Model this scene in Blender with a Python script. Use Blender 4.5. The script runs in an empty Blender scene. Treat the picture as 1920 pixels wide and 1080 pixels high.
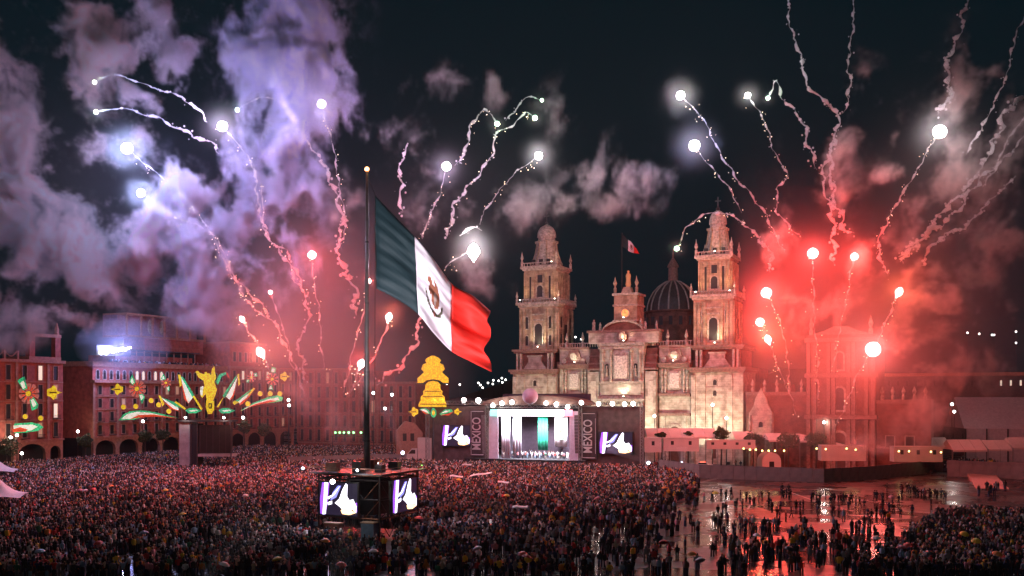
import bpy, math, random
import numpy as np
from mathutils import Vector, Matrix
R = math.radians
random.seed(7); rng = np.random.default_rng(7)
scene = bpy.context.scene
C = scene.collection

# ------------------------------------------------------------------ camera, world, added fill light, exposure
F = 1800.0            # focal length in photograph pixels
CAMH = 18.0           # the photographer stands on a balcony 18 m up
HZ = 742.0            # horizon row of the photograph
cd = bpy.data.cameras.new('camera'); cam = bpy.data.objects.new('camera', cd); C.objects.link(cam)
cam.location = (0, 0, CAMH); cam.rotation_euler = (R(90), 0, 0)
cd.sensor_width = 36.0; cd.lens = 36.0 * F / 1920.0
cd.shift_y = (HZ - 540.0) / 1920.0
cd.clip_start = 0.5; cd.clip_end = 6000
scene.camera = cam

w = bpy.data.worlds.new("World"); scene.world = w; w.use_nodes = True
nt = w.node_tree; bg = nt.nodes['Background']
sky = nt.nodes.new('ShaderNodeTexSky'); sky.sky_type = 'NISHITA'; sky.sun_disc = False
sky.sun_elevation = R(-2.5); sky.sun_rotation = R(200); sky.air_density = 1.0; sky.dust_density = 2.0
mixn = nt.nodes.new('ShaderNodeMix'); mixn.data_type = 'RGBA'; mixn.blend_type = 'MIX'
mixn.inputs['Factor'].default_value = 0.985
nt.links.new(sky.outputs[0], mixn.inputs[6]); mixn.inputs[7].default_value = (0.010, 0.075, 0.110, 1)
nt.links.new(mixn.outputs[2], bg.inputs[0]); bg.inputs[1].default_value = 0.10

sl = bpy.data.lights.new('fill_sun', 'SUN'); so = bpy.data.objects.new('fill_sun', sl); C.objects.link(so)
sl.energy = 0.10; sl.angle = R(0.5); sl.color = (1.0, 0.80, 0.74)  # weak pinkish fill light added to brighten crowd and facades
so.rotation_euler = (R(48), 0, R(-20))

vs = scene.view_settings
vs.view_transform = 'Standard'; vs.look = 'None'; vs.exposure = 0.0; vs.gamma = 1.0; vs.use_curve_mapping = False
cy = scene.cycles
cy.use_denoising = True
try: cy.denoiser = 'OPENIMAGEDENOISE'
except Exception: pass
cy.max_bounces = 4; cy.diffuse_bounces = 2; cy.glossy_bounces = 2; cy.transmission_bounces = 2
cy.transparent_max_bounces = 12; cy.volume_bounces = 0
cy.volume_step_rate = 2.2; cy.volume_max_steps = 256
cy.sample_clamp_indirect = 4.0
cy.use_light_tree = True
cy.use_adaptive_sampling = True; cy.adaptive_threshold = 0.035
cy.caustics_reflective = False; cy.caustics_refractive = False

# ------------------------------------------------------------------ helpers
def P(px, py, D):
    return Vector(((px - 960.0) / F * D, D, CAMH + (HZ - py) / F * D))

def props(o, label=None, cat=None, group=None, kind=None):
    if label: o['label'] = label
    if cat: o['category'] = cat
    if group: o['group'] = group
    if kind: o['kind'] = kind
    return o

def empty(name, loc=(0, 0, 0), rz=0.0, label=None, cat=None, group=None, kind=None):
    o = bpy.data.objects.new(name, None); C.objects.link(o)
    o.location = loc; o.rotation_euler = (0, 0, rz)
    return props(o, label, cat, group, kind)

def link(name, me, parent=None, loc=(0, 0, 0), rz=0.0):
    o = bpy.data.objects.new(name, me); C.objects.link(o)
    o.parent = parent; o.location = loc; o.rotation_euler = (0, 0, rz)
    return o

class MB:
    """collects geometry and links it as ONE mesh object"""
    def __init__(s): s.v = []; s.f = []; s.m = []
    def add(s, vs, fs, m=0):
        n = len(s.v); s.v += [tuple(p) for p in vs]; s.f += [tuple(n + i for i in f) for f in fs]; s.m += [m] * len(fs); return s
    def box(s, x0, x1, y0, y1, z0, z1, m=0):
        if x0 > x1: x0, x1 = x1, x0
        if y0 > y1: y0, y1 = y1, y0
        if z0 > z1: z0, z1 = z1, z0
        return s.add([(x0,y0,z0),(x1,y0,z0),(x1,y1,z0),(x0,y1,z0),(x0,y0,z1),(x1,y0,z1),(x1,y1,z1),(x0,y1,z1)],
              [(0,3,2,1),(4,5,6,7),(0,1,5,4),(1,2,6,5),(2,3,7,6),(3,0,4,7)], m)
    def prism(s, pts, y0, y1, m=0, axis='y'):
        """outline in x,z pushed from y0 to y1"""
        n = len(pts)
        a = [(p[0], y0, p[1]) for p in pts]; b = [(p[0], y1, p[1]) for p in pts]
        if axis == 'z': a = [(p[0], p[1], y0) for p in pts]; b = [(p[0], p[1], y1) for p in pts]
        if axis == 'x': a = [(y0, p[0], p[1]) for p in pts]; b = [(y1, p[0], p[1]) for p in pts]
        return s.add(a + b, [tuple(range(n)), tuple(range(2*n-1, n-1, -1))] + [(i, n+i, n+(i+1) % n, (i+1) % n) for i in range(n)], m)
    def tube(s, pts, rad, n=6, m=0, cap=True):
        pts = [Vector(p) for p in pts]
        if not hasattr(rad, '__len__'): rad = [rad] * len(pts)
        V = []; Fc = []
        for i, p in enumerate(pts):
            d = (pts[min(i+1, len(pts)-1)] - pts[max(i-1, 0)])
            d = d.normalized() if d.length > 1e-9 else Vector((0, 0, 1))
            a = d.cross(Vector((0, 1, 0)) if abs(d.y) < .9 else Vector((1, 0, 0))).normalized(); b = d.cross(a)
            for k in range(n):
                t = 2*math.pi*k/n; V.append(p + (a*math.cos(t) + b*math.sin(t)) * rad[i])
        for i in range(len(pts)-1):
            for k in range(n):
                k2 = (k+1) % n; Fc.append((i*n+k, i*n+k2, (i+1)*n+k2, (i+1)*n+k))
        if cap: Fc.append(tuple(range(n-1, -1, -1))); Fc.append(tuple((len(pts)-1)*n + k for k in range(n)))
        return s.add(V, Fc, m)
    def lathe(s, cx, cy, prof, n=12, m=0, rot=0.0, square=False):
        """prof: list of (radius, z)"""
        V = []; Fc = []
        for r, z in prof:
            for k in range(n):
                t = 2*math.pi*(k)/n + rot
                V.append((cx + r*math.cos(t), cy + r*math.sin(t), z))
        for i in range(len(prof)-1):
            for k in range(n):
                k2 = (k+1) % n; Fc.append((i*n+k, i*n+k2, (i+1)*n+k2, (i+1)*n+k))
        Fc.append(tuple(range(n-1, -1, -1))); Fc.append(tuple((len(prof)-1)*n + k for k in range(n)))
        return s.add(V, Fc, m)
    def ball(s, c, r, n=8, m=0, sz=1.0):
        k = max(3, n//2)
        return s.lathe(c[0], c[1], [(max(r*math.sin(math.pi*i/k), r*.02), c[2] - r*sz*math.cos(math.pi*i/k)) for i in range(k+1)], n, m)
    def mesh(s, name, mats):
        me = bpy.data.meshes.new(name); me.from_pydata(s.v, [], s.f)
        if not isinstance(mats, (list, tuple)): mats = [mats]
        for mm in mats: me.materials.append(mm)
        if any(s.m): me.polygons.foreach_set('material_index', s.m)
        me.update(); return me
    def build(s, name, mats, parent=None, label=None, cat=None, group=None, kind=None, loc=(0,0,0), rz=0.0, smooth=False):
        me = s.mesh(name, mats)
        if smooth: me.polygons.foreach_set('use_smooth', [True]*len(me.polygons))
        o = link(name, me, parent, loc, rz)
        return props(o, label, cat, group, kind)

def arch_pts(x0, x1, z0, z1, n=8):
    """rectangle with a round head, outline"""
    r = (x1-x0)/2; cx = (x0+x1)/2; zc = z1 - r
    return [(x0, z0), (x1, z0)] + [(cx + r*math.cos(math.pi*i/n), zc + r*math.sin(math.pi*i/n)) for i in range(n+1)]

class Front:
    """a facade line on the ground: maps photograph pixels to metres along it"""
    def __init__(s, x, y, ang):
        s.o = Vector((x, y)); s.a = R(ang); s.d = Vector((math.cos(s.a), math.sin(s.a)))
    def x(s, px, back=0.0):
        o = s.o + Vector((-s.d.y, s.d.x)) * back
        k = (px - 960.0) / F
        return (k*o.y - o.x) / (s.d.x - k*s.d.y)
    def D(s, lx, back=0.0): return s.o.y + s.d.y*lx + s.d.x*back
    def z(s, px, py, back=0.0):
        return CAMH + (HZ - py) / F * s.D(s.x(px, back), back)
    def root(s, name, **k): return empty(name, (s.o.x, s.o.y, 0), s.a, **k)

# ------------------------------------------------------------------ materials
def new_mat(name):
    m = bpy.data.materials.new(name); m.use_nodes = True; return m, m.node_tree, m.node_tree.nodes['Principled BSDF']
def mat(name, col, rough=0.8, metal=0.0, var=0.25, scale=1.5, bump=0.0, col2=None, detail=4.0):
    m, t, b = new_mat(name)
    tc = t.nodes.new('ShaderNodeTexCoord'); n = t.nodes.new('ShaderNodeTexNoise'); n.inputs['Scale'].default_value = scale; n.inputs['Detail'].default_value = detail
    t.links.new(tc.outputs['Object'], n.inputs['Vector'])
    cr = t.nodes.new('ShaderNodeValToRGB'); t.links.new(n.outputs['Fac'], cr.inputs[0])
    c2 = col2 if col2 else tuple(c*(1-var) for c in col)
    cr.color_ramp.elements[0].position = 0.32; cr.color_ramp.elements[1].position = 0.68
    cr.color_ramp.elements[0].color = (*c2, 1); cr.color_ramp.elements[1].color = (*[min(1, c*(1+var*.5)) for c in col], 1)
    t.links.new(cr.outputs[0], b.inputs['Base Color'])
    b.inputs['Roughness'].default_value = rough; b.inputs['Metallic'].default_value = metal
    if bump:
        bp = t.nodes.new('ShaderNodeBump'); bp.inputs['Strength'].default_value = bump; bp.inputs['Distance'].default_value = .1
        t.links.new(n.outputs['Fac'], bp.inputs['Height']); t.links.new(bp.outputs[0], b.inputs['Normal'])
    return m
def emi(name, col, strength, var=0.0, scale=3.0, base=None):
    m, t, b = new_mat(name)
    b.inputs['Base Color'].default_value = (*(base or [c*.6 for c in col]), 1); b.inputs['Roughness'].default_value = .7
    b.inputs['Emission Color'].default_value = (*col, 1); b.inputs['Emission Strength'].default_value = strength
    if var:
        tc = t.nodes.new('ShaderNodeTexCoord'); n = t.nodes.new('ShaderNodeTexVoronoi'); n.inputs['Scale'].default_value = scale
        t.links.new(tc.outputs['Object'], n.inputs['Vector'])
        mr = t.nodes.new('ShaderNodeMapRange'); t.links.new(n.outputs['Distance'], mr.inputs[0])
        mr.inputs[1].default_value = 0.1; mr.inputs[2].default_value = 0.7; mr.inputs[3].default_value = strength; mr.inputs[4].default_value = strength*(1-var)
        t.links.new(mr.outputs[0], b.inputs['Emission Strength'])
    return m
_mc = {}
def M(key, *a, **k):
    if key not in _mc: _mc[key] = mat(key, *a, **k)
    return _mc[key]
def E(key, *a, **k):
    if key not in _mc: _mc[key] = emi(key, *a, **k)
    return _mc[key]
def lamp(kind, loc, energy, col, parent=None, size=0.3, name='lamp_light', aim=None, spot=None, blend=.6):
    l = bpy.data.lights.new(name, kind); l.energy = energy; l.color = col
    if kind == 'AREA': l.size = size
    else: l.shadow_soft_size = size
    if spot: l.spot_size = R(spot); l.spot_blend = blend
    o = bpy.data.objects.new(name, l); C.objects.link(o); o.parent = parent; o.location = loc
    if aim is not None: o.rotation_euler = (Vector(aim) - Vector(loc)).to_track_quat('-Z', 'Y').to_euler()
    return o
# ------------------------------------------------------------------ ground: wet dark paving of the square
def wet_ground():
    m, t, b = new_mat('wet_paving')
    N = t.nodes.new; L = t.links.new
    tc = N('ShaderNodeTexCoord')
    mp = N('ShaderNodeMapping'); mp.inputs['Rotation'].default_value = (0, 0, R(25)); L(tc.outputs['Object'], mp.inputs[0])
    br = N('ShaderNodeTexBrick'); br.inputs['Scale'].default_value = 1.0; br.inputs['Brick Width'].default_value = 3.0; br.inputs['Row Height'].default_value = 3.0
    br.inputs['Mortar Size'].default_value = .07; br.offset = 0.0
    br.inputs['Color1'].default_value = (.050, .026, .022, 1); br.inputs['Color2'].default_value = (.032, .018, .016, 1); br.inputs['Mortar'].default_value = (.075, .045, .04, 1)
    L(mp.outputs[0], br.inputs['Vector'])
    n1 = N('ShaderNodeTexNoise'); n1.inputs['Scale'].default_value = .11; n1.inputs['Detail'].default_value = 6; L(tc.outputs['Object'], n1.inputs['Vector'])
    n2 = N('ShaderNodeTexNoise'); n2.inputs['Scale'].default_value = 2.2; n2.inputs['Detail'].default_value = 4; L(tc.outputs['Object'], n2.inputs['Vector'])
    mx = N('ShaderNodeMix'); mx.data_type = 'RGBA'; mx.blend_type = 'MULTIPLY'; mx.inputs[0].default_value = .8
    cr = N('ShaderNodeValToRGB'); cr.color_ramp.elements[0].color = (.4,.4,.4,1); cr.color_ramp.elements[1].color = (1,1,1,1); L(n1.outputs['Fac'], cr.inputs[0])
    L(br.outputs['Color'], mx.inputs[6]); L(cr.outputs[0], mx.inputs[7]); L(mx.outputs[2], b.inputs['Base Color'])
    mr = N('ShaderNodeMapRange'); L(n1.outputs['Fac'], mr.inputs[0]); mr.inputs[1].default_value = .42; mr.inputs[2].default_value = .6
    mr.inputs[3].default_value = .15; mr.inputs[4].default_value = .42; L(mr.outputs[0], b.inputs['Roughness'])
    bp = N('ShaderNodeBump'); bp.inputs['Strength'].default_value = .07; bp.inputs['Distance'].default_value = .05
    L(n2.outputs['Fac'], bp.inputs['Height']); L(bp.outputs[0], b.inputs['Normal'])
    b.inputs['Specular IOR Level'].default_value = .55
    return m
MB().box(-900, 900, -25, 1500, -.5, 0).build('ground', wet_ground(), kind='structure')
LINEM = M('road_paint', (.55, .52, .48), rough=.5, var=.3, scale=3)
def gp(px, py):
    D = CAMH*F/(py - HZ); return Vector(((px-960)/F*D, D, 0))
lm = MB()
for a, b_ in (((1362,938),(1413,937)), ((1413,937),(1402,955)), ((1465,917),(1530,940)), ((1330,973),(1440,972)), ((1640,955),(1760,962)), ((1310,905),(1352,896))):
    p, q = gp(*a), gp(*b_); d = (q-p).normalized(); n = Vector((-d.y, d.x, 0))*.16
    lm.add([(*(p-n).xy, .004), (*(q-n).xy, .004), (*(q+n).xy, .004), (*(p+n).xy, .004)], [(0,1,2,3)])
lm.build('road_markings', LINEM, kind='structure')
# far dark hills
hm_ = MB(); xs = list(range(-620, 640, 20)); r = random.Random(3)
H = [16 + 9*math.sin(x*.011) + 6*math.sin(x*.031+1) + r.uniform(-1.5, 1.5) for x in xs]
vs_ = []
for x, h in zip(xs, H): vs_ += [(x, 620, -1), (x, 640, h*1.3), (x, 745, h*1.1), (x, 770, -1)]
hm_.add(vs_, [(4*i+k, 4*i+4+k, 4*i+5+k, 4*i+1+k) for i in range(len(xs)-1) for k in range(3)])
hm_.build('hills', M('hill_earth', (.05, .05, .045)), kind='structure')

# ------------------------------------------------------------------ stone
def ashlar(name, col, bw=1.2, bh=.5, mort=.03, var=.16, rough=.85, mcol=.72, scale=1.0):
    m, t, b = new_mat(name); N = t.nodes.new; L = t.links.new
    tc = N('ShaderNodeTexCoord'); sp = N('ShaderNodeSeparateXYZ'); L(tc.outputs['Object'], sp.inputs[0])
    ad = N('ShaderNodeMath'); ad.operation = 'ADD'; L(sp.outputs[0], ad.inputs[0]); L(sp.outputs[1], ad.inputs[1])
    cb = N('ShaderNodeCombineXYZ'); L(ad.outputs[0], cb.inputs[0]); L(sp.outputs[2], cb.inputs[1])
    br = N('ShaderNodeTexBrick'); br.inputs['Scale'].default_value = scale; br.inputs['Brick Width'].default_value = bw; br.inputs['Row Height'].default_value = bh
    br.inputs['Mortar Size'].default_value = mort
    br.inputs['Color1'].default_value = (*[c*(1+var*.4) for c in col], 1); br.inputs['Color2'].default_value = (*[c*(1-var) for c in col], 1)
    br.inputs['Mortar'].default_value = (*[c*mcol for c in col], 1)
    L(cb.outputs[0], br.inputs['Vector'])
    n = N('ShaderNodeTexNoise'); n.inputs['Scale'].default_value = .6; n.inputs['Detail'].default_value = 8; L(tc.outputs['Object'], n.inputs['Vector'])
    cr = N('ShaderNodeValToRGB'); cr.color_ramp.elements[0].position = .36; cr.color_ramp.elements[1].position = .6
    cr.color_ramp.elements[0].color = (.45,.42,.39,1); cr.color_ramp.elements[1].color = (1,1,1,1); L(n.outputs['Fac'], cr.inputs[0])
    mx = N('ShaderNodeMix'); mx.data_type = 'RGBA'; mx.blend_type = 'MULTIPLY'; mx.inputs[0].default_value = .85
    L(br.outputs['Color'], mx.inputs[6]); L(cr.outputs[0], mx.inputs[7]); L(mx.outputs[2], b.inputs['Base Color'])
    bp = N('ShaderNodeBump'); bp.inputs['Strength'].default_value = .5; bp.inputs['Distance'].default_value = .06
    L(br.outputs['Fac'], bp.inputs['Height']); bp.invert = True; L(bp.outputs[0], b.inputs['Normal'])
    b.inputs['Roughness'].default_value = rough; return m
CHILUCA = ashlar('chiluca_stone', (.50, .46, .38), 1.3, .62)
CARVED = mat('carved_stone', (.40, .36, .30), var=.5, scale=1.6, bump=.9, rough=.9, detail=8)
TEZ = ashlar('tezontle_stone', (.20, .09, .065), .9, .4)
TEZC = mat('dark_red_trim', (.24, .15, .12), var=.4, scale=2, bump=.5)
TOWST = ashlar('tower_stone', (.44, .35, .24), 1.0, .5)
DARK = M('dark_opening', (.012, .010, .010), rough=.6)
IRON = M('iron', (.05, .05, .05), rough=.5, metal=.7)
LEAD = M('lead_roof', (.045, .042, .04), rough=.6, var=.35)
WOOD = M('old_door_wood', (.10, .045, .03), rough=.7)

# ------------------------------------------------------------------ cathedral
FC = Front(32, 262, -25)
cath = FC.root('cathedral', label='floodlit baroque stone cathedral with two bell towers and a clock tower', cat='cathedral')
def cx(px, b=0): return FC.x(px, b)
def part(mb, name, m, parent=cath, label=None, **k): return mb.build(name, m, parent, label, **k)
uL0, uL1 = cx(962), cx(1043); uR0, uR1 = cx(1296), cx(1394)
# nave block behind everything
part(MB().box(uL1-.5, uR0+.5, 1.5, 110, 0, 27.6), 'nave', TEZ)
part(MB().box(uL0+3, uR1-3, 20, 105, 0, 22), 'aisle', TEZ)
def tower_base(u0, u1, parent):
    m = MB(); m.box(u0, u1, 0, 16, 0, 24.2); part(m, 'wall', CHILUCA, parent)
    m = MB(); w_ = u1-u0
    for a in (u0+.02, u0+w_*.20, u1-w_*.20-1.1, u1-1.12): m.box(a, a+1.1, -.35, -.003, 0, 23.4)
    m.box(u0+w_*.27, u1-w_*.27, -.2, -.003, 19.6, 20.2); m.box(u0+w_*.27, u1-w_*.27, -.2, -.003, 4.2, 5)
    part(m, 'pilaster', CHILUCA, parent)
    part(MB().box(u0-.5, u1+.5, -.9, 16.5, 24.2, 24.8), 'cornice', TEZC, parent); part(MB().box(u0-.9, u1+.9, -1.3, 17, 24.8, 25.5), 'cornice', TEZC, parent)
    m = MB(); m.box(u0+.6, u1-.8, 1.0, 15, 25.5, 30.2); part(m, 'attic', TEZ, parent)
    m = MB(); cu = (u0+u1)/2; m.box(cu-2.0, cu+2.0, .2, 1.0, 25.6, 29.0); m.prism([(cu-3.6,25.6),(cu-2.0,25.6),(cu-2.0,27.8)], .3, 1, 0); m.prism([(cu+2.0,25.6),(cu+3.6,25.6),(cu+2.0,27.8)], .3, 1, 0)
    m.box(cu-2.3, cu+2.3, 0, 1, 29.0, 29.5); part(m, 'aedicule', CHILUCA, parent)
    for s in (-1, 1):
        for q in (4.3, 5.4):
            x = cu+s*q; mm = MB(); mm.box(x-.3, x+.3, -.1, .99, 25.5, 30.1); part(mm, 'bracket', CARVED, parent)
    m = MB(); m.box(u0+.1, u1-.1, .2, 15.6, 30.2, 30.7); m.box(u0-.3, u1+.3, -.3, 16, 30.7, 31.3); part(m, 'upper_cornice', TEZC, parent)
    return cu
def arched(parent, xa, xb, za, zb, y=0.0, frame=.35, glass=DARK, name='window', n=8, out=.18):
    """a framed arched opening with depth: the frame stands proud, the dark pane lies behind it"""
    o = arch_pts(xa-frame, xb+frame, za-frame, zb+frame, n); i = arch_pts(xa, xb, za, zb, n)
    m = MB(); k = len(o)
    V = [(p[0], y-out, p[1]) for p in o] + [(p[0], y-out, p[1]) for p in i] + [(p[0], y-.003, p[1]) for p in o] + [(p[0], y-.003, p[1]) for p in i]
    Fs = []
    for a in range(k):
        b_ = (a+1) % k
        Fs += [(a, b_, k+b_, k+a), (a, 2*k+a, 2*k+b_, b_), (k+a, k+b_, 3*k+b_, 3*k+a)]
    m.add(V, Fs); w_ = part(m, name, CARVED, parent)
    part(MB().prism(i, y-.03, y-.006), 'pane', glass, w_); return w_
def belfry(u0, u1, parent, depth):
    cu = (u0+u1)/2; W_ = u1-u0; y0 = .8; yc = y0 + W_/2
    # lower bell stage
    z0, z1 = 31.3, 43.4
    part(MB().box(u0, u1, y0, y0+W_, z0, z1), 'bell_stage', TOWST, parent)
    for (a, b_, za, zb) in ((cu-1.15, cu+1.15, 32.6, 38.6), (cu-4.1, cu-3.2, 32.4, 35.2), (cu+3.2, cu+4.1, 32.4, 35.2), (cu-4.1, cu-3.2, 37.2, 40.6), (cu+3.2, cu+4.1, 37.2, 40.6)):
        arched(parent, a, b_, za, zb, y0, .4 if b_-a > 2 else .25, name='bell_opening')
    for k in (-1, 1):   # side face openings
        for za, zb in ((33, 35.6), (37.5, 40.6)): part(MB().box(u1+.003, u1+.02, yc+k*3.4-.5, yc+k*3.4+.5, za, zb), 'side_opening', DARK, parent)
    part(MB().box(u1+.003, u1+.02, yc-1.1, yc+1.1, 33, 38.5), 'side_opening', DARK, parent)
    m = MB()
    for x in (u0+.1, u0+1.2, cu-2.6, cu+1.9, u1-1.9, u1-.8):
        m.box(x, x+.7, y0-.35, y0-.003, z0, z1-.6)
    for x in (0, .28, .62, .9): m.box(u1+.003, u1+.3, y0+x*W_, y0+x*W_+.8, z0, z1-.6)
    part(m, 'pilaster', TOWST, parent)
    part(MB().box(cu-1.6, cu+1.6, y0-.25, y0-.004, 39.4, 39.9).box(cu-2, cu+2, y0-.4, y0-.005, 41, 41.4), 'hood_mould', CARVED, parent)
    m = MB(); m.box(u0-.3, u1+.3, y0-.5, y0+W_+.3, 43.4, 44.0); m.box(u0-.8, u1+.8, y0-1.0, y0+W_+.8, 44.0, 44.7); part(m, 'cornice', CARVED, parent)
    # balustrade with small finials
    m = MB()
    for k in range(15):
        x = u0-.5 + k*(W_+1)/14; m.box(x-.12, x+.12, y0-.8, y0-.55, 44.7, 45.5)
        m.box(u1+.45, u1+.7, y0-.6+k*(W_+1)/14, y0-.36+k*(W_+1)/14, 44.7, 45.5)
    m.box(u0-.7, u1+.7, y0-.85, y0-.5, 45.5, 45.7); m.box(u1+.4, u1+.75, y0-.49, y0+W_+.6, 45.5, 45.7)
    part(m, 'balustrade', CARVED, parent, kind='stuff')
    for x, y in ((u0-.5, y0-.7), (u1+.5, y0-.7), (u1+.5, y0+W_+.4), (u0-.5, y0+W_+.4)):
        part(MB().lathe(x, y, [(.35,44.7),(.35,45.8),(.2,46),(.42,46.5),(.15,47.3),(.03,47.9)], 6), 'finial', CARVED, parent)
    # upper bell stage
    i = 1.0; a0, a1 = u0+i, u1-i; z0, z1 = 44.7, 54.0; W2 = a1-a0; y1 = y0+i
    part(MB().box(a0, a1, y1, y1+W2, z0, z1), 'upper_bell_stage', TOWST, parent)
    arched(parent, cu-.9, cu+.9, 46.3, 49.6, y1, .3, name='bell_opening')
    mm = MB(); mm.box(cu-.75, cu+.75, y1-.05, y1-.004, 50.4, 52.6); part(mm, 'tall_opening', DARK, parent)
    for x in (a0+1.7, a1-2.2): part(MB().box(x, x+.55, y1-.05, y1-.004, 45.6, 52.2), 'slot_opening', DARK, parent)
    m = MB()
    for x in (a0+.05, a0+.9, a0+2.6, cu-1.9, cu+1.5, a1-3.0, a1-1.3, a1-.45): m.lathe(x+.2, y1-.25, [(.24, z0),(.24, z1-.6)], 6)
    for k in range(6): m.lathe(a1+.25, y1+.4+k*(W2-.8)/5, [(.26, z0),(.26, z1-.6)], 6)
    part(m, 'columns', TOWST, parent)
    for k in (.3, .66): part(MB().box(a1+.004, a1+.05, y1+W2*k-.5, y1+W2*k+.5, 46, 52), 'slot_opening', DARK, parent)
    m = MB(); m.box(a0-.3, a1+.3, y1-.6, y1+W2+.3, 54, 54.5); m.box(a0-.8, a1+.8, y1-1.0, y1+W2+.8, 54.5, 55.2); part(m, 'cornice', CARVED, parent)
    m = MB()
    for k in range(13):
        x = a0-.5 + k*(W2+1)/12; m.box(x-.1, x+.1, y1-.8, y1-.58, 55.2, 56)
    m.box(a0-.7, a1+.7, y1-.85, y1-.5, 56, 56.2); part(m, 'balustrade', CARVED, parent, kind='stuff')
    for x, y in ((a0-.4, y1-.6), (a1+.4, y1-.6), (a1+.4, y1+W2+.3), (a0-.4, y1+W2+.3)):
        part(MB().lathe(x, y, [(.4,55.2),(.4,56.6),(.2,56.9),(.5,57.6),(.15,58.8),(.03,59.6)], 6), 'finial', CARVED, parent)
    # bell shaped cap
    R2 = W2/2
    prof = [(R2*.86,55.2),(R2*.88,56.3),(R2*.80,56.9),(R2*.74,57.8),(R2*.66,59),(R2*.60,60.3),(R2*.56,61.6),(R2*.55,62.2),(R2*.62,62.4),(R2*.62,62.9)]
    part(MB().lathe(cu, yc, prof, 16, rot=R(11)), 'bell_cap', CARVED, parent)
    m = MB()
    for k in range(8):
        t = R(22.5)+k*math.pi/4; pts = [(cu+math.cos(t)*(p[0]+.12), yc+math.sin(t)*(p[0]+.12), p[1]) for p in prof]; m.tube(pts, .22, 4)
    part(m, 'ribs', TOWST, parent)
    for s in (-1, 0, 1):
        part(MB().box(cu+s*2.3-.45, cu+s*2.3+.45, yc-R2*.93, yc-R2*.78, 55.7, 57.2), 'dormer', DARK, parent)
    part(MB().lathe(cu, yc, [(R2*.50,62.9),(R2*.50,63.9),(R2*.56,64.1),(R2*.55,65.0),(R2*.50,66.0),(R2*.38,66.9),(R2*.20,67.5),(.35,67.8)], 12), 'lantern', CARVED, parent)
    m = MB(); m.lathe(cu, yc, [(.25,67.4),(.55,67.9),(.55,68.3),(.12,68.8)], 8); m.box(cu-.13, cu+.13, yc-.13, yc+.13, 68.7, 71.4); m.box(cu-.75, cu+.75, yc-.12, yc+.12, 70.2, 70.5)
    part(m, 'cross', IRON, parent)
tl = empty('bell_tower', (0,0,0)); tl.parent = cath; tl['label'] = 'left bell tower standing farther away'
tr_ = empty('bell_tower', (0,0,0)); tr_.parent = cath; tr_['label'] = 'right bell tower washed by the red flares'
tower_base(uL0, uL1, tl); tower_base(uR0, uR1, tr_)
belfry(cx(972), cx(1044), tl, 0); belfry(cx(1299), cx(1374), tr_, 0)
arched(tl, cx(1000), cx(1006), 20.8, 22.4, 0, .3)
for py in (722, 742): arched(tr_, cx(1337), cx(1344), FC.z(1340, py), FC.z(1340, py-10), 0, .3)
arched(tr_, cx(1337), cx(1343), 1.5, 6.2, 0, .4, WOOD, 'door')
# side bays with relief panels and scroll gables
def side_bay(a, b_, parent):
    cu = (a+b_)/2; w_ = b_-a
    part(MB().box(a, b_, .6, 1.45, 0, 31), 'bay_wall', CHILUCA, parent)
    for q_, w_ in (((a, b_, -.3, .597, 25.6, 26.3), 0), ((a-.2, b_+.2, -.7, .596, 26.3, 26.8), 0), ((a, b_, -.3, .597, 17.8, 18.6), 0), ((a, b_, -.2, .597, 12.6, 13.3), 0)): part(MB().box(*q_), 'cornice', TEZC, parent)
    w_ = b_-a
    part(MB().box(cu-1.7, cu+1.7, .2, .596, 19.6, 24.6), 'relief_frame', CARVED, parent)
    part(MB().box(cu-1.25, cu+1.25, .0, .197, 20.1, 24.1), 'relief_panel', mat('pale_relief', (.55,.52,.46), var=.5, scale=2.5, bump=1.0, detail=8), parent)
    for s in (-1, 1):
        for q in (2.5, 3.4):
            x = cu+s*q; pr = []
            for k in range(17):
                z = 18.7 + k*.42; pr.append((.30+.10*math.sin(k*1.9), z))
            part(MB().lathe(x, .25, pr, 6), 'twisted_column', CARVED, parent)
    # scroll gable with round medallion
    m = MB()
    m.prism([(cu-3.7,26.8),(cu+3.7,26.8),(cu+3.2,28.2),(cu+2.0,28.9),(cu+1.4,30.6),(cu-1.4,30.6),(cu-2.0,28.9),(cu-3.2,28.2)], .0, .597); part(m, 'scroll_gable', TEZC, parent)
    part(MB().prism([(cu+1.05*math.cos(k*math.pi/6), 29+1.05*math.sin(k*math.pi/6)) for k in range(12)], -.25, -.003), 'medallion', CHILUCA, parent)
    for s in (-1, 1):
        part(MB().prism([(cu+s*2.8+.75*math.cos(k*math.pi/5), 27.7+.75*math.sin(k*math.pi/5)) for k in range(10)], -.3, -.003), 'volute', CARVED, parent)
    m = MB(); m.box(a, b_, .2, 1.4, 31, 31.6); part(m, 'top_cornice', TEZC, parent)
    arched(parent, cu-1.7, cu+1.7, .2, 9.8, .6, .7, WOOD, 'door', out=.4)
    part(MB().box(cu-3.1, cu-2.6, .2, .597, 0, 12.5).box(cu+2.6, cu+3.1, .2, .597, 0, 12.5), 'door_pilaster', CARVED, parent)
bl = empty('side_bay'); bl.parent = cath; br_ = empty('side_bay'); br_.parent = cath
side_bay(cx(1048), cx(1104), bl); side_bay(cx(1235), cx(1294), br_)
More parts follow.
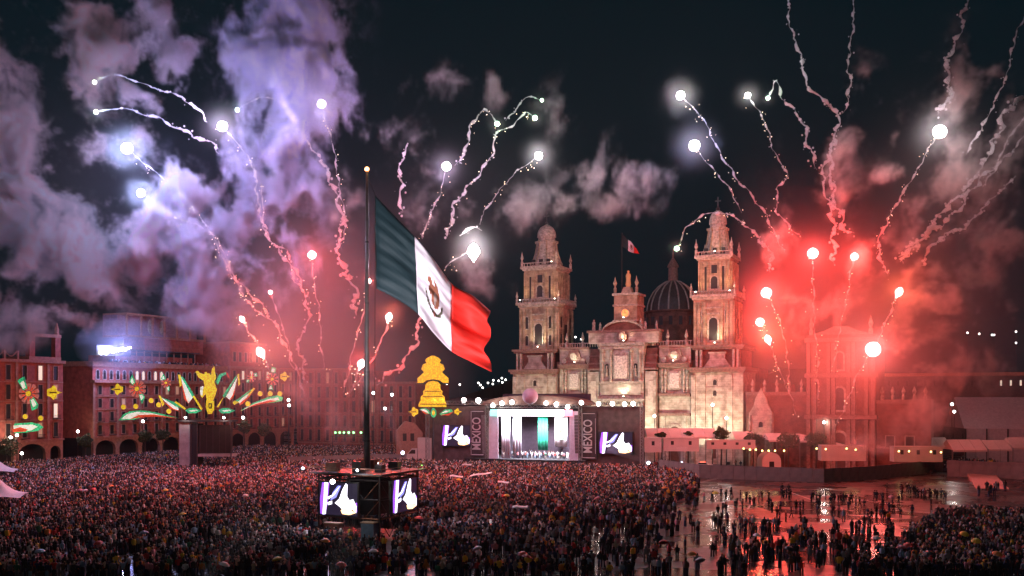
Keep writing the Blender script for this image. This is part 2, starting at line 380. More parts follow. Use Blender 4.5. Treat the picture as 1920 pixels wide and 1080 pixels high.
# buttresses with roll tops
for a, b_ in ((cx(1106), cx(1126)), (cx(1212), cx(1232))):
    bt = empty('buttress'); bt.parent = cath
    part(MB().box(a, b_, -1.2, 1.4, 0, 24.6), 'shaft', CHILUCA, bt)
    for z in (25.0, 26.6, 28.6): part(MB().box(a-.2, b_+.2, -1.5+.4*(z-25), 1.4, z, z+.5), 'cornice', TEZC, bt)
    m = MB(); m.prism([(-1.1, 25.5), (1.4, 25.5), (1.4, 31), (.6, 31), (-.2, 28.5)], a, b_, axis='x'); part(m, 'scroll', TEZ, bt)
    part(MB().box(a+.8, b_-.8, -1.32, -1.203, 14, 22), 'panel', mat('panel_stone', (.5,.46,.38), var=.3), bt)
# balustrade along the roof
m = MB()
x = uL1
while x < uR0:
    m.box(x-.12, x+.12, 1.0, 1.25, 31.6, 32.6); x += .75
m.box(uL1, uR0, .95, 1.3, 32.6, 32.8)
part(m, 'roof_balustrade', CARVED, kind='stuff')
for px in (1060, 1090, 1222, 1250, 1285):
    x = cx(px); part(MB().lathe(x, 1.1, [(.45,31.6),(.45,33.0),(.2,33.3),(.55,34),(.3,34.8),(.05,35.8)], 6), 'urn', CARVED)
# central frontispiece
c0, c1 = cx(1128), cx(1210); cm = (c0+c1)/2
cen = empty('frontispiece'); cen.parent = cath
part(MB().box(c0, c1, -1.6, 1.4, 0, 31.6), 'wall', CHILUCA, cen)
for q_ in ((c0-.5, c1+.5, -2.3, 1.4, 31.6, 32.4), (c0-.2, c1+.2, -2.0, -1.603, 17.2, 18.0), (c0-.4, c1+.4, -2.5, -1.604, 16.4, 17.2)): part(MB().box(*q_), 'cornice', CARVED, cen)
part(MB().box(c0+.6, c1-.6, -1.95, -1.603, 18.2, 21.2), 'plinth_band', CHILUCA, cen)
part(MB().box(c0-.1, c1+.1, -2.2, -1.605, 21.3, 21.9), 'ledge', CARVED, cen)
part(MB().box(cm-2.3, cm+2.3, -1.9, -1.603, 22.2, 29.8), 'relief_frame', CARVED, cen)
part(MB().box(cm-1.8, cm+1.8, -2.15, -1.903, 22.7, 28.9), 'relief_panel', mat('ivory_relief', (.62,.57,.48), var=.45, scale=2.2, bump=1.0, detail=8), cen)
part(MB().box(cm-1.1, cm+1.1, -2.0, -1.904, 29.0, 29.6), 'tablet', CARVED, cen)
for s in (-1, 1):
    for q in (2.9, 5.3):
        x = cm+s*q; part(MB().lathe(x, -2.0, [(.5,21.9),(.5,22.4),(.36,22.6),(.32,29.9),(.5,30.2),(.55,30.7)], 8), 'column', CHILUCA, cen)
    arched(cen, cm+s*4.1-.5, cm+s*4.1+.5, 23.4, 26.8, -1.6, .2, DARK, 'niche', out=.15)
    part(MB().lathe(cm+s*4.1, -1.95, [(.38,23.4),(.30,24.6),(.36,25.3),(.12,25.7),(.2,26.0),(.05,26.3)], 7), 'niche_statue', CHILUCA, cen)
m = MB()
for k in range(17): x = c0+.4+k*(c1-c0-.8)/16; m.box(x-.18, x+.18, -2.2, -1.606, 15.6, 16.4)
part(m, 'dentils', CARVED, cen, kind='stuff')
for s in (-1, 1):
    for q in (2.9, 4.0, 5.3): part(MB().lathe(cm+s*q, -2.0, [(.55,0),(.55,1.5),(.38,1.8),(.34,15),(.55,15.5)], 8), 'column', CHILUCA, cen)
arched(cen, cm-2.2, cm+2.2, .2, 12.5, -1.6, .6, WOOD, 'door', out=.3)
part(MB().box(c0-.3, c1+.3, -1.9, -1.604, 30.8, 31.5), 'frieze', CARVED, cen)
# upper block, curved pediment
b0, b1 = cx(1105), cx(1236)
part(MB().box(b0, b1, -.6, 3, 32.4, 35.4), 'upper_wall', CHILUCA, cen)
part(MB().box(b0-.4, b1+.4, -1.0, 3.4, 35.4, 36.0), 'upper_cornice', TEZC, cen)
part(MB().prism([(cm+1.5*math.cos(k*math.pi/8), 34.1+1.7*math.sin(k*math.pi/8)) for k in range(16)], -1.5, -.603), 'medallion', TEZC, cen)
part(MB().prism([(cm+.8*math.cos(k*math.pi/8), 34.1+1.0*math.sin(k*math.pi/8)) for k in range(16)], -1.7, -1.503), 'crest', CARVED, cen)
arc = [(cm+5.9*math.cos(R(t)), 34.9+3.3*math.sin(R(t))) for t in range(12, 169, 12)]
part(MB().prism(arc, -.3, 1.5), 'pediment', TEZ, cen)
m = MB(); 
for i in range(len(arc)-1):
    (x0,z0),(x1,z1) = arc[i], arc[i+1]
    m.add([(x0,-1.1,z0),(x1,-1.1,z1),(x1,-1.1,z1+.55),(x0,-1.1,z0+.55),(x0,1.5,z0+.01),(x1,1.5,z1+.01),(x1,1.5,z1+.55),(x0,1.5,z0+.55)], [(0,1,2,3),(3,2,6,7),(0,4,5,1),(4,7,6,5)])
part(m, 'pediment_cornice', CARVED, cen)
def statue(x, y, z, h, parent, m=CARVED, name='statue'):
    return part(MB().lathe(x, y, [(h*.16,z),(h*.13,z+h*.08),(h*.17,z+h*.12),(h*.13,z+h*.45),(h*.16,z+h*.68),(h*.12,z+h*.80),(h*.05,z+h*.84),(h*.08,z+h*.9),(h*.07,z+h*.97),(h*.02,z+h)], 7), name, m, parent)
for px in (1110, 1122, 1199, 1207, 1228): statue(cx(px), 1.5, 36, 3.2 if px in (1110, 1199) else 2.4, cen)
# clock tower
k0, k1 = cx(1149), cx(1192); kc = (k0+k1)/2; kw = (k1-k0)/2
ct = empty('clock_tower'); ct.parent = cath
part(MB().box(k0, k1, 1.0, 1.0+2*kw, 36, 45.6), 'shaft', TOWST, ct)
for q_ in ((k0-.3, k1+.3, .6, 1.3+2*kw, 42.6, 43.1), (k0-.4, k1+.4, .5, 1.4+2*kw, 45.6, 46.2), (k0-.3, k1+.3, .6, 1.3+2*kw, 38.4, 38.8)): part(MB().box(*q_), 'cornice', CARVED, ct)
part(MB().prism([(kc+1.35*math.cos(k*math.pi/10), 40.7+1.35*math.sin(k*math.pi/10)) for k in range(20)], .7, .997), 'clock_surround', CARVED, ct)
cf = part(MB().prism([(kc+1.0*math.cos(k*math.pi/10), 40.7+1.0*math.sin(k*math.pi/10)) for k in range(20)], .6, .697), 'clock_face', E('clock_glow', (1, .30, .10), .6), ct)
part(MB().box(kc-.05, kc+.05, .55, .597, 40.7, 41.5).box(kc, kc+.55, .55, .596, 40.66, 40.75), 'hands', DARK, cf)
m = MB(); m.prism([(kc-1.6,46.2),(kc+1.6,46.2),(kc+.9,48.0),(kc-.9,48.0)], 2, 4.5); part(m, 'pedestal', TOWST, ct)
for s in (-1, 1): part(MB().lathe(kc+s*(kw-.2), 1.4, [(.4,46.2),(.45,47.6),(.2,48),(.6,49),(.2,50),(.03,50.9)], 7), 'finial', TOWST, ct)
statue(kc+.2, 3, 48, 4.6, ct, E('glowing_statue', (1, .35, .10), .16, base=(.5,.3,.15)), 'statue')  # weak orange glow in the material stands in for lamplight on the statue
# dome behind
DB = 48; du = cx(1262, DB); dz = lambda py: FC.z(1262, py, DB)
dome = empty('dome'); dome.parent = cath
Rr = 34/6.0
part(MB().lathe(du, DB, [(8.6,22),(8.6,dz(588)),(9.1,dz(587)),(9.1,dz(584))], 16), 'drum', TEZ, dome)
dp = [(8.3,dz(584)),(8.1,dz(574)),(7.5,dz(562)),(6.3,dz(549)),(4.6,dz(538)),(2.6,dz(530)),(2.0,dz(528))]
o = part(MB().lathe(du, DB, dp, 24), 'shell', LEAD, dome)
for k in range(16):
    t = k*math.pi/8+.1; part(MB().tube([(du+math.cos(t)*(p[0]+.08), DB+math.sin(t)*(p[0]+.08), p[1]) for p in dp], .28, 5), 'rib', mat('rib_stone', (.3,.27,.24)) if k == 0 else bpy.data.materials['rib_stone'], dome)
part(MB().lathe(du, DB, [(2.3,dz(530)),(2.1,dz(527)),(1.6,dz(526)),(1.5,dz(502)),(1.9,dz(501)),(1.7,dz(497)),(.9,dz(489)),(.3,dz(484)),(.25,dz(476)),(.05,dz(466))], 12), 'lantern', TEZC, dome)
for k in range(8):
    t = -math.pi/2 + (k-3.5)*.36; part(MB().box(-.55,.55,-.1,.1,dz(612),dz(596)), 'drum_window', DARK, dome).location = (du+8.65*math.cos(t), DB+8.65*math.sin(t), 0)
# flag on the cathedral axis
fpx = cx(1166, 20)
fp = empty('rooftop_flagpole', tuple(P(1166, 640, FC.D(fpx, 20))), 0, 'slim dark flagpole rising behind the clock tower', 'flagpole')
hh = (640-438)*FC.D(fpx, 20)/F
MB().tube([(0,0,-4),(0,0,hh)], .16, 6).build('pole', IRON, fp); MB().ball((0,0,hh), .3).build('finial', IRON, fp)
# ------------------------------------------------------------------ side church (right of the cathedral, in the red smoke)
def simple_window(x0, x1, z0, z1, y, parent, fr=.25, glass=DARK, fm=CARVED, arched_=False):
    if arched_: return arched(parent, x0, x1, z0, z1, y, fr, glass, n=6)
    m = MB(); m.box(x0-fr, x0, y-.2, y-.003, z0-fr, z1+fr); m.box(x1, x1+fr, y-.2, y-.003, z0-fr, z1+fr); m.box(x0, x1, y-.2, y-.003, z1, z1+fr); m.box(x0, x1, y-.25, y-.003, z0-fr, z0)
    w_ = part(m, 'window', fm, parent); part(MB().box(x0+.003, x1-.003, y-.04, y-.004, z0+.003, z1-.003), 'pane', glass, w_); return w_
FS = Front(78, 236, -25)
sg = FS.root('side_church', label='red dark stone side church with tall carved portals, half hidden in red smoke', cat='church')
sx = FS.x
def sz(px, py): return FS.z(px, py)
part(MB().box(sx(1396), sx(1512), 2, 30, 0, 19), 'wall', TEZ, sg)
part(MB().box(sx(1642), sx(1745), 2, 30, 0, 17), 'wall', TEZ, sg)
part(MB().box(sx(1512), sx(1642), 0, 30, 0, 33), 'portal_block', TEZ, sg)
o0, o1 = sx(1512), sx(1642); om = (o0+o1)/2; ow = o1-o0
for k, x in enumerate((o0+.1, o0+1.6, om-3.2, om-2.0, om+1.4, om+2.6, o1-2.6, o1-1.1)):
    for z0, z1 in ((0, 12.2), (13.4, 22.4), (23.6, 31)):
        part(MB().box(x, x+.9, -.6, -.003, z0, z1), 'estipite_pilaster', TEZC, sg)
for z in (12.3, 22.5, 31.2):
    part(MB().box(o0-.4, o1+.4, -1.0, 1.9, z, z+1.0), 'cornice', TEZC, sg)
part(MB().prism([(om-ow/2+1, 33), (om+ow/2-1, 33), (om+4, 33.9), (om+1.6, 35.0), (om-1.6, 35.0), (om-4, 33.9)], -.2, 3), 'scroll_gable', TEZC, sg)
arched(sg, om-1.8, om+1.2, .2, 9, 0, .6, WOOD, 'door')
arched(sg, om-1.2, om+.8, 14.5, 20, 0, .5); arched(sg, om-1.0, om+.6, 24.4, 28.6, 0, .4)
# small gabled portal
p0, p1 = sx(1403), sx(1448); pm = (p0+p1)/2
part(MB().prism([(p0,0),(p1,0),(p1,13.5),(p1-1.2,15.5),(pm+1.4,17.2),(pm,20),(pm-1.4,17.2),(p0+1.2,15.5),(p0,13.5)], .8, 1.99), 'side_portal', CHILUCA, sg)
arched(sg, pm-1.0, pm+1.0, .2, 7.5, .8, .5, WOOD, 'door'); arched(sg, pm-.5, pm+.5, 10, 11.4, .8, .3)
part(MB().tube([(p0+.3,.6,0),(p0+.3,.6,13)], .35, 6), 'column', CARVED, sg); part(MB().tube([(p1-.3,.6,0),(p1-.3,.6,13)], .35, 6), 'column', CARVED, sg)
for px in (1478, 1668, 1705):
    simple_window(sx(px)-.9, sx(px)+.9, 5.5, 8.2, 2, sg)
for a_, b_ in ((1396, 1512), (1642, 1745)):
    h = 19 if a_ < 1500 else 17
    part(MB().box(sx(a_), sx(b_)-.01 if a_ > 1500 else sx(b_)-.3, 1.4, 1.99, h-.9, h), 'cornice', TEZC, sg)
    for k in range(5):
        x = sx(a_) + (sx(b_)-sx(a_))*(k+.5)/5; part(MB().lathe(x, 2.6, [(.4,h),(.4,h+1),(.2,h+1.3),(.5,h+2),(.05,h+3.2)], 6), 'finial', CARVED, sg)
for px in (1520, 1632):
    part(MB().lathe(sx(px), 1, [(.5,33),(.5,34.2),(.25,34.6),(.6,35.6),(.05,37.5)], 6), 'finial', CARVED, sg)

# ------------------------------------------------------------------ buildings on the left side of the square
FW_ = Front(-115.5, 265, 65)
WALLR = mat('rose_facade', (.40, .10, .065), var=.35, scale=.9, bump=.2)
TRIM = mat('stone_trim', (.42, .20, .13), var=.3, scale=1.5)
LIT = E('lit_window', (1, .80, .62), .8)
DIM = E('dim_window', (1, .62, .40), .22); rw = random.Random(99)
GREYB = mat('grey_facade', (.10, .09, .095), var=.4)
def arcade_building(name, lab, fr, x0, x1, zc, floors, ztop, depth=24, bay=4.1, arches=True, litset=(), style=0, zlow=6.2):
    o = fr.root(name, label=lab, cat='building')
    n = max(2, round((x1-x0)/bay)); bw = (x1-x0)/n
    # upper wall stands on the arcade piers
    part(MB().box(x0, x1, 0, depth, zlow if arches else 0, zc), 'wall', WALLR, o)
    if arches:
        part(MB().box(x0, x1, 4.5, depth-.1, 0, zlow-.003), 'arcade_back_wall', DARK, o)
        for k in range(0, n, 2):
            a, b_ = x0+k*bw, x0+min(n, k+2)*bw
            pts = [(a, 0), (a+.7, 0), (a+.7, 3.2)]
            cxx = (a+b_)/2; rr = (b_-a)/2-.7
            pts += [(cxx - rr*math.cos(math.pi*i/8), 3.2 + min(2.4, rr)*math.sin(math.pi*i/8)) for i in range(1, 8)]
            pts += [(b_-.7, 3.2), (b_-.7, 0), (b_-.002, 0), (b_-.002, zlow-.002), (a, zlow-.002)]
            part(MB().prism(pts, 0, .9), 'arch', TRIM, o)
    m = MB(); m.box(x0-.2, x1+.2, -.35, -.004, zlow, zlow+.5); part(m, 'string_course', TRIM, o)
    part(MB().box(x0-.3, x1+.3, -.8, .9, zc, zc+.8), 'cornice', TRIM, o)
    fh = (zc-zlow-.6)/floors
    for f in range(floors):
        z = zlow+.6+f*fh
        if f: part(MB().box(x0, x1, -.22, -.004, z-.15, z+.12), 'string_course', TRIM, o)
        for k in range(n):
            c = x0+(k+.5)*bw; g = LIT if (f, k) in litset else (DIM if rw.random() < .10 else DARK)
            simple_window(c-.62, c+.62, z+.5, z+fh-.75, 0, o, .22, g, TRIM)
            if f < 2:
                mm = MB(); mm.box(c-1.0, c+1.0, -.95, -.26, z+.14, z+.28)
                part(mm, 'balcony', IRON, o)
                mm = MB()
                for q in range(7): mm.box(c-.98+q*.31, c-.93+q*.31, -.93, -.89, z+.28, z+1.15)
                mm.box(c-1, c+1, -.95, -.88, z+1.15, z+1.22); part(mm, 'balcony_railing', IRON, o, kind='stuff')
    for k in range(0, n+1, 2):
        x = x0+k*bw; part(MB().box(x-.35, x+.35, -.3, -.005, zlow+.5, zc-.01), 'pilaster', TRIM, o)
    return o, n, bw
wx = FW_.x
A0, A1 = 0.0, 54.0
litA = {(2, k) for k in (7, 8)}
bA, nA, bwA = arcade_building('arcaded_building', 'long rose coloured building over an arcade with a terrace crowd on the roof', FW_, A0, A1, 21.6, 4, 26, litset=set())
# attic storey with round headed windows, terrace parapet
part(MB().box(A0+.5, A1-.3, .95, 20, 21.6, 26.2), 'attic_wall', WALLR, bA)
part(MB().box(A0, A1, .3, 20.5, 26.2, 27.6), 'parapet', TRIM, bA)
for k in range(22):
    c = A0+2.2+k*2.35
    arched(bA, c-.5, c+.5, 22.7, 25.2, .95, .18, LIT if k in (6, 7, 9, 10) else DARK, n=6)
# roof terrace structures
part(MB().box(14, 45, 7, 18, 27.6, 30.0), 'terrace_room', WALLR, bA)
for x in range(14, 46, 3): part(MB().box(x, x+.25, 5, 5.25, 27.6, 31.4), 'terrace_post', TRIM, bA)
part(MB().box(13.5, 45.8, 4.6, 12, 31.4, 31.7), 'terrace_roof', GREYB, bA)
ph0, ph1 = FW_.x(238, 10), FW_.x(386, 10)
PZ0, PZ1 = 36.4, 43.0
part(MB().box(ph0+8, ph1, 11.2, 20, 31.7, PZ0), 'penthouse_wall', WALLR, bA)
part(MB().box(ph0, ph1, 10, 20, PZ0-.6, PZ0), 'penthouse_floor', TRIM, bA)
part(MB().box(ph0, ph1, 14, 20, PZ0, PZ1-.5), 'penthouse_back', M('penthouse_plaster', (.30,.20,.24)), bA)
part(MB().box(ph0, ph1, 10, 20, PZ1-.5, PZ1), 'penthouse_roof', TRIM, bA)
for q in (0, .17, .31, .46, .62, .80, 1):
    x = ph0+(ph1-ph0-.5)*q; part(MB().box(x, x+.5, 10.1, 10.6, PZ0+.001, PZ1-.501), 'post', TRIM, bA)
for q in (.24+.15, .54, .9):
    x = ph0+(ph1-ph0)*q; part(MB().prism([(x+1.1*math.cos(k*math.pi/8), (PZ0+PZ1)/2+2.3*math.sin(k*math.pi/8)) for k in range(16)], 13.8, 13.98), 'oval_panel', CHILUCA, bA)
m = MB()
for k in range(30): m.box(A0+14+k*1.1, A0+14.06+k*1.1, 4.7, 4.76, 31.7, 32.8)
m.box(A0+14, A0+46, 4.7, 4.78, 32.8, 32.88); part(m, 'terrace_railing', TRIM, bA, kind='stuff')
# the blue white stage lamp on the roof corner
lp = empty('roof_floodlight', tuple(P(222, 657, 268)), R(65), 'glaring blue white bar of floodlights on the roof terrace corner', 'floodlight')
m = MB()
for k in range(13):
    x_ = -6.3+k*.85; MB().ball((x_, -.35, -.9+.14*k+.25*math.sin(k*2.3)), .62-.028*k, 8).build('lens', E('blue_white_lamp', (.80,.78,1), 14), lp, smooth=True)
hzb = bpy.data.materials.new('lamp_glow_mist'); hzb.use_nodes = True; t = hzb.node_tree; t.nodes.clear(); q_ = t.nodes.new('ShaderNodeVolumePrincipled'); q_.inputs['Density'].default_value = .009; q_.inputs['Color'].default_value = (.95,.95,1,1)
t.links.new(q_.outputs[0], t.nodes.new('ShaderNodeOutputMaterial').inputs['Volume'])
MB().ball((-1,-3,1), 13, 16, sz=.62).build('lamp_glow_mist', hzb, lp)  # ball of mist added to give the floodlight its glow
MB().box(-7.2, 4.8, .31, .7, -1.6, 1.2).build('housing', IRON, lp)
lamp('POINT', (-2, -2.5, .6), 2.0e4, (.34,.36,1), lp, .8, 'flood_beam')
# neighbours
bB, nB, bwB = arcade_building('corner_hotel', 'taller red lit building just right of the decorated arcaded one', FW_, 54.6, 88, 27, 5, 30, litset={(4,1),(4,2),(4,4)}, bay=4.4)
part(MB().box(58, 76, 3, 18, 27.8, 35.5), 'upper_storeys', WALLR, bB)
for k in range(6): simple_window(59.5+k*2.8, 60.9+k*2.8, 29.5, 32.6, 3, bB, .2, DARK, TRIM)
part(MB().box(57.6, 76.4, 2.6, 18.4, 35.5, 36.1), 'upper_cornice', TRIM, bB)
bC, nC, bwC = arcade_building('turreted_building', 'rose stone building with a turret at the left edge beside the dark street', FW_, -52, -10, 26.5, 4, 30, litset={(3,7),(1,8),(0,3)}, bay=4.6)
tz = MB().box(-20, -10.3, .3, 9, 27.3, 28.2)
part(tz, 'turret_base', TRIM, bC)
for x in (-19.8, -12.0): part(MB().box(x, x+1.6, .4, 2.0, 28.2, 33.4), 'turret_pier', WALLR, bC)
part(MB().box(-20, -10.2, .3, 2.2, 33.4, 34.2), 'turret_lintel', TRIM, bC)
for x in (-19.4, -11.2): part(MB().lathe(x+.3, 1.2, [(.7,34.2),(.5,35),(.6,35.6),(.1,37.4)], 6), 'turret_finial', TRIM, bC)
for k in range(8):
    x = -50+k*3.8; part(MB().box(x, x+.5, .3, .8, 27.3, 29.5), 'parapet_pier', TRIM, bC)
    if k < 7: part(MB().tube([(x+.5+i*.55, .55, 29.3-1.3*math.sin(math.pi*i/6)) for i in range(7)], .16, 5), 'parapet_swag', TRIM, bC)
# dark side street
sb = FW_.root('side_street_building', label='dark grey plain building closing the side street', cat='building')
part(MB().box(-9.5, -.5, 34, 60, 0, 25), 'wall', GREYB, sb)
for z in (3, 8.5, 14, 19.5):
    for x in (-8, -4.6): simple_window(x, x+1.6, z, z+2.6, 34, sb, .15, DARK, GREYB)
# buildings at the far end, seen through red haze
FN = Front(-72, 345, -25)
for (a, b_, h, nm, lab, fl) in ((-6, 20, 27, 'far_palace', 'red hazy palace behind the launch smoke left of the flagpole', 5), (20.5, 43, 22, 'far_palace', 'lower hazy red building directly behind the flagpole', 4)):
    o, n_, bw_ = arcade_building(nm, lab, FN, a, b_, h, fl, h, arches=False, zlow=1.0, bay=3.6)
FN2 = Front(18, 330, -25)
o = FN2.root('dark_block', label='dark low block between the bell shaped light and the cathedral', cat='building')
part(MB().box(-62, -22, 30, 60, 0, 17), 'wall', GREYB, o)
for k in range(8): simple_window(-60+k*4.6, -58.4+k*4.6, 9, 12, 30, o, .15, DARK, GREYB)
# palace at the far right
FP = Front(140, 262, -75)
pa = FP.root('long_palace', label='dark long palace with a row of small lit windows at the right edge', cat='building')
FP2 = Front(118, 300, -25)
pa.location = (118, 300, 0); pa.rotation_euler = (0, 0, R(-25))
part(MB().box(-6, 75, 0, 20, 0, 24), 'wall', mat('palace_wall', (.10,.07,.07), var=.4), pa)
part(MB().box(-6.3, 75.3, -.6, .9, 24, 25), 'cornice', TRIM, pa)
for k in range(28):
    for f in range(3):
        z = 5+f*8; simple_window(-3+k*2.6, -2.5+k*2.6, z, z+1.6, 0, pa, .2, LIT if (f == 2 and 13 <= k <= 17) else DARK, GREYB)

# ------------------------------------------------------------------ stage
FT = Front(5, 240, -18)
tx = FT.x
def tz_(px, py): return FT.z(px, py)
BLK = M('black_drape', (.018,.016,.018), rough=.95); FAB = mat('brown_scrim', (.10,.065,.06), var=.4, scale=.8)
TRUSS = M('grey_truss', (.25,.23,.22), rough=.5, metal=.3)
st = FT.root('concert_stage', label='wide concert stage with draped portal and dark wings before the cathedral', cat='stage')
s0, s1 = tx(800), tx(1206); m0, m1 = tx(915), tx(1086)
DZ = 2.1
part(MB().box(m0-6, m1+1.5, -1.5, 13, 0, DZ), 'deck', BLK, st)
part(MB().box(s0, m0, 1.5, 2.1, 0, tz_(850, 762)), 'left_scrim', FAB, st)
part(MB().box(m1, s1, 1.5, 2.1, 0, tz_(1150, 762)), 'right_scrim', FAB, st)
part(MB().box(m0, m1, 12, 12.5, 0, 18.5), 'back_wall', M('stage_back', (.05,.03,.045)), st)
topz = 15.2
# roof: low curved canopy
rc = [(m0-1.5, 15.6), (m1+1.5, 15.6)] + [((m0+m1)/2 + (m1-m0+3)/2*math.cos(R(t)), 15.6 + 2.5*math.sin(R(t))) for t in range(12, 169, 12)]
part(MB().prism(rc, -1.2, 13), 'canopy_roof', mat('canopy_fabric', (.20,.13,.10), var=.3), st)
def truss_bar(x0, x1, z, parent, y=-.6, h=.8):
    m = MB()
    for zz in (z, z+h):
        for yy in (y, y+.6): m.tube([(x0, yy, zz), (x1, yy, zz)], .07, 4)
    n = max(2, int((x1-x0)/h)); dx = (x1-x0)/n
    for k in range(n):
        a, b_ = (z, z+h) if k % 2 else (z+h, z); m.tube([(x0+k*dx, y, a), (x0+(k+1)*dx, y, b_)], .05, 4)
    return part(m, 'truss', TRUSS, parent, kind='stuff')
def truss_post(x, z0, z1, parent, y=-.6, h=.7, mt=TRUSS):
    m = MB()
    for xx in (x-h/2, x+h/2):
        for yy in (y, y+h): m.tube([(xx, yy, z0), (xx, yy, z1)], .07, 4)
    n = max(2, int((z1-z0)/h)); dz_ = (z1-z0)/n
    for k in range(n):
        a, b_ = (x-h/2, x+h/2) if k % 2 else (x+h/2, x-h/2); m.tube([(a, y, z0+k*dz_), (b_, y, z0+(k+1)*dz_)], .05, 4)
    return part(m, 'truss_post', mt, parent, kind='stuff')
truss_bar(s0, m0, tz_(850, 758), st); truss_bar(m1, s1, tz_(1150, 762), st); truss_bar(m0, m1, 15.0, st, y=-1.9)
for x in (s0+.3, m0-.2, m1+.3, s1-.3): truss_post(x, 0, 16.2, st)
# portal: header screen, side walls and drapes
HL = tx(936); HR = tx(1059)
hdr = MB().box(HL, HR, -1.0, -.6, tz_(1000, 780), tz_(1000, 768)); part(hdr, 'header_screen', E('header_white', (1,.97,1), 5), st)
part(MB().box(HL-.003-2.0, HL-.003, -1.0, -.6, tz_(1000, 780), tz_(1000, 768)), 'header_end', E('header_teal', (.25,.9,.75), 2.0), st)
part(MB().box(HR+.003, HR+2.2, -1.0, -.6, tz_(1000, 780), tz_(1000, 768)), 'header_end', E('header_pink', (1,.30,.42), 1.8), st)
LAV = mat('lavender_panel', (.72,.68,.80), var=.12)
part(MB().box(m0+.4, tx(935)-.05, -.4, 0, DZ, 14.2), 'left_portal_panel', LAV, st)
part(MB().box(m1-2.4, m1-.3, -.4, 0, DZ, 14.2), 'right_portal_panel', LAV, st)
def drape(x0, x1, z0, z1, y, m_, name, folds=5, amp=.22, n=30, flare=0.0):
    V = []; Fs = []
    for j in range(2):
        z = z1 if j == 0 else z0
        for i in range(n+1):
            u = i/n; xx = x0+(x1-x0)*u; xx += (xx-(x0+x1)/2)*flare*j
            V.append((xx, y+amp*math.sin(u*folds*2*math.pi), z))
    for i in range(n): Fs.append((i, i+n+1, i+n+2, i+1))
    mb = MB().add(V, Fs); o = part(mb, name, m_, st, smooth=True)
    sd = o.modifiers.new('t', 'SOLIDIFY'); sd.thickness = .04; return o
DZT = 14.0
SILK = mat('white_silk', (.82,.80,.88), var=.08, rough=.6)
drape(tx(937), tx(953), DZ, DZT, 1.5, SILK, 'curtain', 4); drape(tx(955), tx(971), DZ, DZT, 3.0, SILK, 'curtain', 3)
GB = mat('green_cloth', (.03,.42,.24), var=.2); WB = mat('white_cloth', (.85,.83,.83), var=.05); OB = mat('orange_red_cloth', (.75,.13,.03), var=.2)
drape(tx(996), tx(1015), DZ+2.0, DZT, 6, GB, 'green_banner', 3, .12)
wbn = drape(tx(1028), tx(1052), DZ+3.0, DZT, 6, WB, 'white_banner', 2, .10)
drape(tx(1063), tx(1071), DZ, DZT, 3, OB, 'orange_banner', 2, .12)
drape(tx(1070), tx(1080), DZ, DZT, .8, SILK, 'curtain', 2)
# the eagle motif on the white banner (plain bird outline with wings)
EAG = [(.0,-.9),(.25,-.6),(.1,-.25),(.45,-.1),(.75,.35),(.55,.8),(.3,.95),(.35,.55),(.05,.5),(-.05,.85),(-.35,.9),(-.5,.6),(-.3,.45),(-.55,.1),(-.5,-.35),(-.25,-.3),(-.15,-.65)]
def eagle(cxm, cz, sx_, sz_, y, parent, m_, name='emblem', wreath=True, wm=None):
    o = part(MB().prism([(cxm+p[0]*sx_, cz+p[1]*sz_) for p in EAG], y-.04, y), name, m_, parent)
    if wreath:
        mb = MB(); mb.tube([(cxm+sx_*1.15*math.cos(R(t)), y-.02, cz+sz_*1.15*math.sin(R(t))) for t in range(190, 351, 16)], sx_*.10, 4)
        part(mb, 'wreath', wm or M('wreath_green', (.08,.20,.08)), o)
    return o
BRN = M('emblem_brown', (.16,.05,.03), rough=.8)
xb = (tx(1028)+tx(1052))/2
eagle(xb+.1, 9.4, 1.1, 2.2, 5.8, st, BRN)
# performers' light: the portal's own lamps
for q in (.12, .3, .5, .7, .88):
    x = m0+(m1-m0)*q
    f = part(MB().box(x-.3, x+.3, .6, 1.1, 14.2, 14.8), 'portal_lamp', IRON, st)
    lamp('SPOT', (x, .3, 14.0), 28000, (.88,.85,1), f, .3, 'portal_beam', aim=(x*.9+.3, 6, 3), spot=100)
